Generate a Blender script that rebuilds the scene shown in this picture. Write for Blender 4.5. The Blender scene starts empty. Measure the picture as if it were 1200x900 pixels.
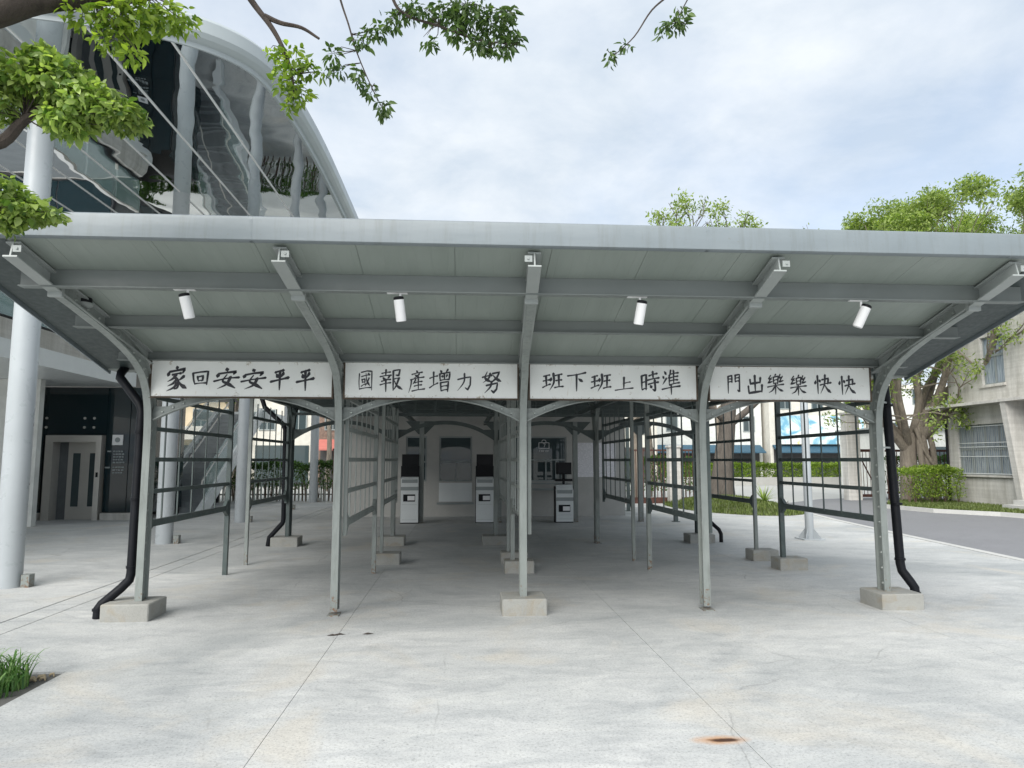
import bpy, math, random
import numpy as np
from mathutils import Vector, Matrix, Euler
R = math.radians
rnd = random.Random(7)
scene = bpy.context.scene
COL = scene.collection

# ------------------------------------------------------------------ camera
cam = bpy.data.objects.new('camera', bpy.data.cameras.new('camera'))
COL.objects.link(cam)
cam.location = (0, 0, 1.6)
cam.rotation_euler = (R(96.15), 0, R(-4.0))
cam.data.sensor_width = 36
cam.data.lens = 24.96
cam.data.clip_start = 0.05
cam.data.clip_end = 3000
scene.camera = cam
# ------------------------------------------------------------------ exposure
scene.view_settings.view_transform = 'Standard'
scene.view_settings.look = 'None'
scene.view_settings.exposure = 1.2
scene.view_settings.gamma = 1
# ------------------------------------------------------------------ sky: bright thin overcast
SUN_EL, SUN_AZ = R(42), R(208)       # azimuth from +Y clockwise (behind the camera, to the right)
world = bpy.data.worlds.new('World')
scene.world = world
world.use_nodes = True
wn = world.node_tree.nodes; wl = world.node_tree.links
wn.clear()
wout = wn.new('ShaderNodeOutputWorld'); bg = wn.new('ShaderNodeBackground')
sky = wn.new('ShaderNodeTexSky'); sky.sky_type = 'NISHITA'; sky.sun_disc = False
sky.sun_elevation = SUN_EL; sky.sun_rotation = SUN_AZ; sky.air_density = 1.0; sky.dust_density = 1.5
tc = wn.new('ShaderNodeTexCoord')
sep = wn.new('ShaderNodeSeparateXYZ'); wl.new(tc.outputs['Generated'], sep.inputs[0])
def wmath(op, a, b=None, clampit=False):
    n = wn.new('ShaderNodeMath'); n.operation = op; n.use_clamp = clampit
    for i, v in enumerate((a, b)):
        if v is None: continue
        if isinstance(v, (int, float)): n.inputs[i].default_value = v
        else: wl.new(v, n.inputs[i])
    return n.outputs[0]
zz = wmath('ADD', wmath('MAXIMUM', sep.outputs[2], 0.0), 0.18)
comb = wn.new('ShaderNodeCombineXYZ')
wl.new(wmath('DIVIDE', sep.outputs[0], zz), comb.inputs[0]); wl.new(wmath('DIVIDE', sep.outputs[1], zz), comb.inputs[1])
def wnoise(scale, detail, rough, dist):
    n = wn.new('ShaderNodeTexNoise'); n.inputs['Scale'].default_value = scale; n.inputs['Detail'].default_value = detail
    n.inputs['Roughness'].default_value = rough; n.inputs['Distortion'].default_value = dist
    wl.new(comb.outputs[0], n.inputs['Vector']); return n.outputs[0]
n1 = wnoise(0.9, 8, 0.55, 0.3); n2 = wnoise(2.6, 7, 0.6, 0.2)
cover = wn.new('ShaderNodeValToRGB'); cover.color_ramp.elements[0].position = 0.30; cover.color_ramp.elements[1].position = 0.55
cover.color_ramp.elements[0].color = (0.58, 0.58, 0.58, 1)
wl.new(n1, cover.inputs[0])
shade = wn.new('ShaderNodeValToRGB')
shade.color_ramp.elements[0].position = 0.33; shade.color_ramp.elements[0].color = (2.9, 3.33, 3.83, 1)
shade.color_ramp.elements[1].position = 0.66; shade.color_ramp.elements[1].color = (4.05, 4.3, 4.55, 1)
wl.new(n2, shade.inputs[0])
mix = wn.new('ShaderNodeMix'); mix.data_type = 'RGBA'
wl.new(cover.outputs[0], mix.inputs['Factor']); wl.new(sky.outputs[0], mix.inputs[6]); wl.new(shade.outputs[0], mix.inputs[7])
wl.new(mix.outputs[2], bg.inputs[0]); bg.inputs[1].default_value = 0.1
wl.new(bg.outputs[0], wout.inputs[0])
# ------------------------------------------------------------------ sun (veiled by cloud)
sl = bpy.data.lights.new('sun', 'SUN'); sl.energy = 2.2; sl.angle = R(55); sl.color = (1.0, 0.97, 0.92)
sun = bpy.data.objects.new('sun', sl); COL.objects.link(sun)
dv = Vector((math.sin(SUN_AZ)*math.cos(SUN_EL), math.cos(SUN_AZ)*math.cos(SUN_EL), math.sin(SUN_EL)))
sun.rotation_euler = dv.to_track_quat('Z', 'Y').to_euler()
sun.location = (0, -10, 30)

# ================================================================== materials
class NT:
    def __init__(s, name):
        s.m = bpy.data.materials.new(name); s.m.use_nodes = True
        s.n = s.m.node_tree.nodes; s.l = s.m.node_tree.links
        s.b = s.n['Principled BSDF']
        s.geo = s.n.new('ShaderNodeNewGeometry')
    def noise(s, scale, detail=5, rough=0.55, dist=0.0, vec=None, mul=None):
        v = vec or s.geo.outputs['Position']
        if mul:
            mp = s.n.new('ShaderNodeMapping'); mp.inputs['Scale'].default_value = mul; s.l.new(v, mp.inputs[0]); v = mp.outputs[0]
        t = s.n.new('ShaderNodeTexNoise'); s.l.new(v, t.inputs['Vector'])
        t.inputs['Scale'].default_value = scale; t.inputs['Detail'].default_value = detail
        t.inputs['Roughness'].default_value = rough; t.inputs['Distortion'].default_value = dist
        return t.outputs[0]
    def ramp(s, fac, stops):
        r = s.n.new('ShaderNodeValToRGB'); cr = r.color_ramp
        while len(cr.elements) < len(stops): cr.elements.new(0.5)
        for e, (p, c) in zip(cr.elements, stops):
            e.position = p; e.color = (*c, 1) if not isinstance(c, (int, float)) else (c, c, c, 1)
        s.l.new(fac, r.inputs[0]); return r.outputs[0]
    def mix(s, fac, a, b, mode='MIX'):
        m = s.n.new('ShaderNodeMix'); m.data_type = 'RGBA'; m.blend_type = mode
        for i, v in ((0, fac), (6, a), (7, b)):
            if isinstance(v, (int, float)): m.inputs[i].default_value = v
            elif isinstance(v, tuple): m.inputs[i].default_value = (*v, 1)
            else: s.l.new(v, m.inputs[i])
        return m.outputs[2]
    def math(s, op, a, b=0.0, clampit=False):
        n = s.n.new('ShaderNodeMath'); n.operation = op; n.use_clamp = clampit
        for i, v in enumerate((a, b)):
            if isinstance(v, (int, float)): n.inputs[i].default_value = v
            else: s.l.new(v, n.inputs[i])
        return n.outputs[0]
    def xyz(s, vec=None):
        n = s.n.new('ShaderNodeSeparateXYZ'); s.l.new(vec or s.geo.outputs['Position'], n.inputs[0]); return n.outputs
    def bump(s, h, strength, dist=0.01):
        b = s.n.new('ShaderNodeBump'); b.inputs['Strength'].default_value = strength; b.inputs['Distance'].default_value = dist
        s.l.new(h, b.inputs['Height']); s.l.new(b.outputs[0], s.b.inputs['Normal'])
    def col(s, c):
        if isinstance(c, tuple): s.b.inputs['Base Color'].default_value = (*c, 1)
        else: s.l.new(c, s.b.inputs['Base Color'])
    def rough(s, r):
        if isinstance(r, (int, float)): s.b.inputs['Roughness'].default_value = r
        else: s.l.new(r, s.b.inputs['Roughness'])

def paint(name, c, rough=0.45, metal=0.0, var=0.12, scale=3.0, bump=0.15, dirt=None):
    t = NT(name)
    lo = tuple(v*(1-var) for v in c); hi = tuple(min(1, v*(1+var)) for v in c)
    k = t.ramp(t.noise(scale, 6, 0.6, 0.2), [(0.3, lo), (0.7, hi)])
    if dirt:
        d = t.ramp(t.noise(scale*4, 8, 0.7), [(0.56, 0.0), (0.72, 1.0)])
        k = t.mix(t.math('MULTIPLY', d, 0.55), k, dirt)
    t.col(k)
    t.rough(t.ramp(t.noise(scale*7, 4), [(0.3, max(0, rough-0.08)), (0.7, min(1, rough+0.1))]))
    t.b.inputs['Metallic'].default_value = metal
    if bump and not metal: t.bump(t.noise(60, 4), bump, 0.002)
    return t.m

def concrete(name, c, stain=0.75, speck=0.12, scale=1.0, bump=0.35, warm=None):
    t = NT(name)
    big = t.noise(0.45*scale, 7, 0.62, 0.5)
    k = t.ramp(big, [(0.30, tuple(v*stain for v in c)), (0.62, c)])
    mid = t.noise(2.2*scale, 7, 0.65, 0.8)
    k = t.mix(0.55, k, t.ramp(mid, [(0.25, tuple(v*0.82 for v in c)), (0.75, tuple(min(1, v*1.10) for v in c))]))
    if warm:
        wf = t.ramp(t.noise(0.9*scale, 6, 0.6, 1.0), [(0.52, 0.0), (0.68, 0.5)])
        k = t.mix(wf, k, warm)
    fine = t.noise(45*scale, 6, 0.75)
    k = t.mix(0.75, k, t.ramp(fine, [(0.30, 1-speck*2.2), (0.5, 1.0), (0.72, 1+0.0)]), 'MULTIPLY')
    t.col(k)
    t.rough(t.ramp(mid, [(0.3, 0.72), (0.7, 0.9)]))
    t.bump(t.noise(30*scale, 8, 0.7), bump, 0.006)
    return t

# --- paving concrete with broom streaks, damp patches and a rust stain
def paving_material():
    t = NT('paving_concrete')
    p = t.geo.outputs['Position']
    k = t.ramp(t.noise(0.33, 8, 0.62, 0.8), [(0.33, (0.36, 0.375, 0.378)), (0.47, (0.46, 0.47, 0.465)), (0.66, (0.58, 0.585, 0.575))])
    patch = t.ramp(t.noise(0.55, 8, 0.7, 1.6, mul=(1, 1.6, 1)), [(0.50, 0.0), (0.60, 1.0)])
    k = t.mix(t.math('MULTIPLY', patch, 0.38), k, (0.40, 0.415, 0.415))
    streak = t.noise(1.4, 9, 0.72, 1.2, mul=(0.8, 2.2, 1))
    k = t.mix(0.6, k, t.ramp(streak, [(0.32, (0.70, 0.72, 0.74)), (0.5, (1.0, 1.0, 1.0)), (0.66, (1.14, 1.13, 1.10))]), 'MULTIPLY')
    warm = t.ramp(t.noise(0.7, 7, 0.6, 1.2), [(0.54, 0.0), (0.68, 0.55)])
    k = t.mix(warm, k, (0.53, 0.495, 0.43))
    # mottled pores
    fine = t.noise(38, 8, 0.78)
    k = t.mix(0.8, k, t.ramp(fine, [(0.36, 0.62), (0.46, 1.0), (0.60, 1.0), (0.70, 1.12)]), 'MULTIPLY')
    vor = t.n.new('ShaderNodeTexVoronoi'); vor.inputs['Scale'].default_value = 17; t.l.new(p, vor.inputs['Vector'])
    spot = t.ramp(vor.outputs['Distance'], [(0.05, 0.6), (0.13, 0.0)])
    sel = t.ramp(t.noise(4.0, 3), [(0.5, 0.0), (0.62, 1.0)])
    k = t.mix(t.math('MULTIPLY', spot, sel), k, (0.14, 0.14, 0.135))
    grit = t.noise(62, 6, 0.8)
    k = t.mix(0.85, k, t.ramp(grit, [(0.36, 0.45), (0.46, 0.95), (0.58, 1.0), (0.68, 1.22)]), 'MULTIPLY')
    trow = t.noise(3.2, 8, 0.75, 2.2, mul=(1.0, 1.5, 1))
    k = t.mix(0.7, k, t.ramp(trow, [(0.30, (0.85, 0.855, 0.86)), (0.46, (1.0, 1.0, 1.0)), (0.62, (1.10, 1.10, 1.09))]), 'MULTIPLY')
    ck = t.n.new('ShaderNodeTexVoronoi'); ck.feature = 'DISTANCE_TO_EDGE'; ck.inputs['Scale'].default_value = 0.55
    wp = t.n.new('ShaderNodeMix'); wp.data_type = 'VECTOR'; wp.inputs[0].default_value = 0.12
    nz = t.n.new('ShaderNodeTexNoise'); nz.inputs['Scale'].default_value = 2.5; nz.inputs['Detail'].default_value = 8; t.l.new(p, nz.inputs['Vector'])
    t.l.new(p, wp.inputs[4]); t.l.new(nz.outputs['Color'], wp.inputs[5]); t.l.new(wp.outputs[1], ck.inputs['Vector'])
    crk = t.ramp(ck.outputs['Distance'], [(0.0, 1.0), (0.0035, 0.0)])
    csel = t.ramp(t.noise(0.8, 4), [(0.50, 0.0), (0.60, 0.5)])
    k = t.mix(t.math('MULTIPLY', crk, csel), k, (0.20, 0.20, 0.195))
    # rust stain where a steel part once stood: wide halo and dark core
    x, y, z = t.xyz()
    wob = t.math('MULTIPLY', t.math('SUBTRACT', t.noise(9, 6, 0.7), 0.5), 0.9)
    def ell(cx, cy, rx, ry, a, b):
        dx = t.math('DIVIDE', t.math('SUBTRACT', x, cx), rx); dy = t.math('DIVIDE', t.math('SUBTRACT', y, cy), ry)
        r = t.math('ADD', t.math('SQRT', t.math('ADD', t.math('MULTIPLY', dx, dx), t.math('MULTIPLY', dy, dy))), wob)
        return t.ramp(r, [(a, 1.0), (b, 0.0)])
    k = t.mix(t.math('MULTIPLY', ell(1.495, 4.19, 0.21, 0.085, 0.15, 0.95), 0.85), k, (0.50, 0.22, 0.045))
    k = t.mix(t.math('MULTIPLY', ell(1.515, 4.187, 0.13, 0.040, 0.45, 0.9), 0.97), k, (0.045, 0.018, 0.010))
    t.col(k)
    t.rough(t.ramp(streak, [(0.3, 0.58), (0.7, 0.85)]))
    h = t.mix(0.5, t.noise(26, 9, 0.75), t.ramp(vor.outputs['Distance'], [(0.0, 0.2), (0.25, 1.0)]))
    t.bump(h, 0.35, 0.006)
    return t.m
M = {}
M['paving'] = paving_material()
M['joint'] = paint('joint_dirt', (0.10, 0.10, 0.095), 0.95)
M['ground'] = concrete('far_ground', (0.46, 0.46, 0.44), 0.8).m
M['asphalt'] = concrete('asphalt', (0.21, 0.213, 0.225), 0.85, 0.2, 1.0, 0.5).m
M['kerb'] = concrete('kerb_concrete', (0.52, 0.52, 0.50), 0.8).m
M['footing'] = concrete('footing_concrete', (0.36, 0.36, 0.335), 0.55, 0.2, 4.0, 0.5, warm=(0.30, 0.25, 0.17)).m
M['drain'] = concrete('drain_cover', (0.33, 0.34, 0.34), 0.8).m
M['soil'] = concrete('soil', (0.020, 0.012, 0.008), 0.6, 0.3, 4.0, 1.0).m
M['stone'] = concrete('bed_stone', (0.42, 0.34, 0.22), 0.7, 0.2, 4.0, 0.6).m
M['wall_conc'] = concrete('office_plaster', (0.48, 0.475, 0.45), 0.68, 0.10, 1.0, 0.3).m
M['wall_pale'] = concrete('pale_render', (0.60, 0.585, 0.55), 0.80, 0.12, 1.2, 0.4).m
_t = concrete('streaked_render', (0.62, 0.605, 0.57), 0.80, 0.14, 1.2, 0.4)
_src = _t.b.inputs['Base Color'].links[0].from_socket
_st = _t.ramp(_t.noise(3.0, 8, 0.7, 0.3, mul=(1, 1, 0.13)), [(0.42, (1, 1, 1)), (0.70, (0.66, 0.65, 0.62))])
_bd = _t.ramp(_t.noise(2.0, 3, 0.6, 0.0, mul=(0.15, 0.15, 5)), [(0.4, (0.93, 0.93, 0.93)), (0.6, (1.03, 1.03, 1.03))])
_t.col(_t.mix(1.0, _t.mix(1.0, _src, _st, 'MULTIPLY'), _bd, 'MULTIPLY'))
M['wall_pale'] = _t.m
M['white_wall'] = paint('white_wall', (0.62, 0.63, 0.60), 0.8)
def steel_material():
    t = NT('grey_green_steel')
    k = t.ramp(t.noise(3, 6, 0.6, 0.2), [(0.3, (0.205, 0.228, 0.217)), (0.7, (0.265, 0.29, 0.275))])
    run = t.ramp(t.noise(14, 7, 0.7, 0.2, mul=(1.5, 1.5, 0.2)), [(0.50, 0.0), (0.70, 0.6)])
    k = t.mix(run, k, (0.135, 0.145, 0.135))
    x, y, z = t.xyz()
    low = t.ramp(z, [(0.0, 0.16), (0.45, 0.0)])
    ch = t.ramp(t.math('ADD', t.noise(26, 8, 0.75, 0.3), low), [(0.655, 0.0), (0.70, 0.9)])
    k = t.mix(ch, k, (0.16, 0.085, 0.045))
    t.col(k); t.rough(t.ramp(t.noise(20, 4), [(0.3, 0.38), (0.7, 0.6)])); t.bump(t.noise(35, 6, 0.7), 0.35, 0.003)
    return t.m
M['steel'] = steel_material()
M['steel_lt'] = paint('fresh_grey_steel', (0.30, 0.325, 0.315), 0.4, 0, 0.06, 2, 0.1)
M['dark_sheet'] = paint('dark_overhang', (0.04, 0.055, 0.055), 0.5)  # near-black green of the sheets under the end overhangs
M['purlin'] = paint('purlin_steel', (0.165, 0.185, 0.178), 0.42, 0, 0.08, 2, 0.1)
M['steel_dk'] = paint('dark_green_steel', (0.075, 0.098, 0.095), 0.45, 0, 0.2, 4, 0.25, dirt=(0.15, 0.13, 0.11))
def fascia_material():
    t = NT('weathered_fascia')
    k = t.ramp(t.noise(1.2, 5, 0.6, 0.3), [(0.3, (0.165, 0.195, 0.21)), (0.7, (0.20, 0.23, 0.245))])
    run = t.ramp(t.noise(6, 7, 0.7, 0.1, mul=(2.5, 1, 0.22)), [(0.50, 0.0), (0.72, 0.5)])
    k = t.mix(run, k, (0.135, 0.15, 0.145))
    k = t.mix(t.ramp(t.noise(40, 4), [(0.66, 0.0), (0.72, 0.5)]), k, (0.16, 0.16, 0.14))
    t.col(k); t.rough(0.42); t.bump(t.noise(1.6, 3, 0.5, 0, mul=(1, 1, 3)), 0.35, 0.02)
    return t.m
M['fascia'] = fascia_material()
M['rim'] = paint('rim_aluminium', (0.38, 0.42, 0.43), 0.4, 0.0, 0.06, 0.7, 0.05)
M['pipe'] = paint('black_pipe', (0.007, 0.008, 0.011), 0.5, 0, 0.2, 5, 0.1)
M['pipe'].node_tree.nodes['Principled BSDF'].inputs['Specular IOR Level'].default_value = 0.2
M['black'] = paint('black_plastic', (0.006, 0.007, 0.009), 0.5, 0, 0.1, 5, 0.0)
M['pillar'] = paint('pillar_paint', (0.40, 0.43, 0.445), 0.32, 0, 0.08, 1.2, 0.08)
M['white_lamp'] = paint('white_lamp', (0.80, 0.80, 0.80), 0.35, 0, 0.03, 4, 0)
M['ink'] = paint('black_ink', (0.018, 0.018, 0.024), 0.5, 0, 0.1, 9, 0)
M['ink_worn'] = paint('worn_ink', (0.030, 0.031, 0.038), 0.6, 0, 0.3, 30, 0, dirt=(0.12, 0.12, 0.12))
M['rust'] = paint('rusty_edge', (0.075, 0.055, 0.04), 0.85, 0, 0.4, 12, 0.4)
M['stainless'] = paint('stainless_steel', (0.60, 0.58, 0.54), 0.42, 0.6, 0.05, 2, 0)
M['white_metal'] = paint('white_enamel', (0.66, 0.69, 0.69), 0.35, 0, 0.04, 3, 0)
M['grey_metal'] = paint('grey_enamel', (0.27, 0.30, 0.30), 0.4, 0, 0.06, 3, 0)
M['fence_brown'] = paint('rusty_brown_steel', (0.085, 0.035, 0.025), 0.7, 0, 0.3, 6, 0.3)
M['brass'] = paint('grey_bolt', (0.36, 0.39, 0.37), 0.4, 0.3, 0.1, 9, 0)
M['mortar'] = paint('stair_dark', (0.11, 0.12, 0.125), 0.7)
M['stair'] = paint('stair_stone', (0.24, 0.26, 0.27), 0.7)
M['beige'] = paint('beige_tile', (0.62, 0.52, 0.36), 0.7, 0, 0.1, 1)
M['brick'] = paint('brown_brick', (0.20, 0.14, 0.11), 0.85, 0, 0.35, 6)
M['cream'] = paint('cream_render', (0.60, 0.58, 0.52), 0.8)
M['red'] = paint('red_awning', (0.50, 0.16, 0.13), 0.7)
M['blue'] = paint('blue_awning', (0.03, 0.085, 0.13), 0.6)
M['shop_dark'] = paint('shop_interior', (0.05, 0.05, 0.05), 0.5)

def sign_material():
    t = NT('worn_white_board')
    k = t.ramp(t.noise(2.5, 6), [(0.3, (0.72, 0.735, 0.71)), (0.7, (0.80, 0.81, 0.785))])
    x, y, z = t.xyz()
    edge = t.ramp(t.math('ABSOLUTE', t.math('SUBTRACT', z, 2.455)), [(0.13, 0.0), (0.20, 0.10)])
    chips = t.ramp(t.math('ADD', t.noise(16, 8, 0.8, 0.6), edge), [(0.62, 0.0), (0.69, 1.0)])
    k = t.mix(t.math('MULTIPLY', chips, 0.8), k, (0.30, 0.24, 0.16))
    run = t.ramp(t.noise(9, 7, 0.7, 0.2, mul=(2.2, 1, 0.35)), [(0.62, 0.0), (0.74, 1.0)])
    k = t.mix(t.math('MULTIPLY', run, 0.5), k, (0.46, 0.36, 0.24))
    t.col(k); t.rough(0.5); t.bump(t.noise(30, 5), 0.15, 0.002)
    return t.m
M['board'] = sign_material()

def roofpanel_material():
    t = NT('ribbed_roof_sheet')
    k = t.ramp(t.noise(1.3, 6, 0.6, 0.4, mul=(2.5, 0.5, 1)), [(0.3, (0.215, 0.25, 0.225)), (0.7, (0.265, 0.30, 0.275))])
    t.col(k); t.rough(0.4)
    x, y, z = t.xyz()
    w = t.math('FRACT', t.math('MULTIPLY', x, 1/0.127))
    h = t.ramp(w, [(0.0, 0.0), (0.06, 1.0), (0.94, 1.0), (1.0, 0.0)])
    t.bump(h, 0.28, 0.005)
    return t.m
M['roofpanel'] = roofpanel_material()

def mirror_material():
    t = NT('mirror_soffit')
    t.b.inputs['Metallic'].default_value = 1.0
    t.col((0.82, 0.86, 0.87)); t.rough(0.015)
    h = t.noise(0.75, 1.5, 0.35, 0.3)
    t.bump(h, 0.10, 0.22)
    return t.m
M['mirror'] = mirror_material()

def glass_material(name, c, alpha, rough=0.02):
    t = NT(name); t.col(c); t.rough(rough)
    t.b.inputs['Alpha'].default_value = alpha
    t.b.inputs['IOR'].default_value = 1.5
    return t.m
M['glass_dark'] = glass_material('dark_glass', (0.008, 0.022, 0.028), 0.80)
M['glass_clear'] = glass_material('clear_glass', (0.45, 0.60, 0.57), 0.28)
M['glass_win'] = glass_material('window_glass', (0.05, 0.07, 0.075), 1.0)
M['screen'] = glass_material('screen_glass', (0.006, 0.007, 0.010), 1.0, 0.3)

M['screen'].node_tree.nodes['Principled BSDF'].inputs['Specular IOR Level'].default_value = .2
M['black'].node_tree.nodes['Principled BSDF'].inputs['Specular IOR Level'].default_value = .25
def notice_material():
    t = NT('printed_notice')
    x, y, z = t.xyz()
    row = t.math('FRACT', t.math('MULTIPLY', z, 1/0.034))
    line = t.ramp(row, [(0.0, 0.0), (0.5, 0.0), (0.55, 1.0), (0.95, 1.0), (1.0, 0.0)])
    brk = t.ramp(t.noise(40, 3, 0.6, 0, mul=(1, 1, 0.9)), [(0.42, 0.0), (0.48, 1.0)])
    t.col(t.mix(t.math('MULTIPLY', t.math('MULTIPLY', line, brk), 0.38), (0.84, 0.83, 0.86), (0.18, 0.18, 0.21)))
    t.rough(0.7); return t.m
M['notice'] = notice_material()
def curtain_material():
    t = NT('window_curtain')
    t.col(t.ramp(t.noise(7, 4, 0.5, 0.4, mul=(1, 3, 0.25)), [(0.35, (0.16, 0.20, 0.25)), (0.65, (0.40, 0.45, 0.50))]))
    t.rough(0.6); return t.m
M['curtain'] = curtain_material()
def shopsign_material():
    t = NT('printed_billboard')
    k = t.ramp(t.noise(0.55, 4, 0.6, 1.0), [(0.38, (0.16, 0.38, 0.52)), (0.46, (0.38, 0.58, 0.66)), (0.52, (0.75, 0.78, 0.76)), (0.66, (0.72, 0.74, 0.70)), (0.72, (0.70, 0.60, 0.25))])
    t.col(k); t.rough(0.5); return t.m
M['billboard'] = shopsign_material()

def bark(name, c):
    t = NT(name)
    n = t.noise(5, 8, 0.7, 0.8, mul=(1.5, 1.5, 0.4))
    t.col(t.ramp(n, [(0.3, tuple(v*0.5 for v in c)), (0.7, tuple(v*1.25 for v in c))])); t.rough(0.9)
    t.bump(t.noise(14, 9, 0.75, 0.6, mul=(1.5, 1.5, 0.5)), 0.9, 0.03)
    return t.m
M['bark'] = bark('grey_bark', (0.24, 0.205, 0.165))
M['bark_mid'] = bark('grey_brown_bark', (0.115, 0.10, 0.085))
M['bark_dk'] = bark('dark_bark', (0.07, 0.055, 0.045))
M['bark_br'] = bark('brown_bark', (0.17, 0.12, 0.09))
def leafmat(name, lo, hi, trans=0.35, rough=0.45):
    t = NT(name)
    c = t.ramp(t.geo.outputs['Random Per Island'], [(0.0, lo), (1.0, hi)])
    big = t.ramp(t.noise(1.6, 3), [(0.35, 0.75), (0.65, 1.2)])
    c = t.mix(1.0, c, big, 'MULTIPLY')
    t.col(c); t.rough(rough); t.b.inputs['Specular IOR Level'].default_value = 0.35
    tr = t.n.new('ShaderNodeBsdfTranslucent'); t.l.new(t.mix(1.0, c, (1.35, 1.5, 0.6), 'MULTIPLY'), tr.inputs[0])
    ms = t.n.new('ShaderNodeMixShader'); ms.inputs[0].default_value = trans
    t.l.new(t.b.outputs[0], ms.inputs[1]); t.l.new(tr.outputs[0], ms.inputs[2])
    t.l.new(ms.outputs[0], t.n['Material Output'].inputs[0])
    return t.m
M['leaf_bright'] = leafmat('bright_leaf', (0.07, 0.14, 0.03), (0.42, 0.52, 0.17), 0.4, 0.33)
M['leaf_dark'] = leafmat('dark_leaf', (0.035, 0.085, 0.022), (0.10, 0.19, 0.04), 0.3)
M['leaf_shade'] = leafmat('backlit_leaf', (0.030, 0.065, 0.020), (0.11, 0.175, 0.05), 0.35)  # darker leaf copy: the backlit look is put into the colour
M['leaf_fig'] = leafmat('fig_leaf', (0.12, 0.19, 0.05), (0.36, 0.43, 0.14), 0.45)
M['leaf_hedge'] = leafmat('hedge_leaf', (0.08, 0.15, 0.02), (0.30, 0.40, 0.06), 0.4)
M['blade'] = leafmat('lily_blade', (0.045, 0.13, 0.03), (0.22, 0.36, 0.12), 0.3)
M['grass'] = leafmat('lawn_blade', (0.06, 0.10, 0.02), (0.20, 0.24, 0.08), 0.3)
M['flower'] = leafmat('red_flower', (0.4, 0.05, 0.04), (0.6, 0.15, 0.12), 0.3)

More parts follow.
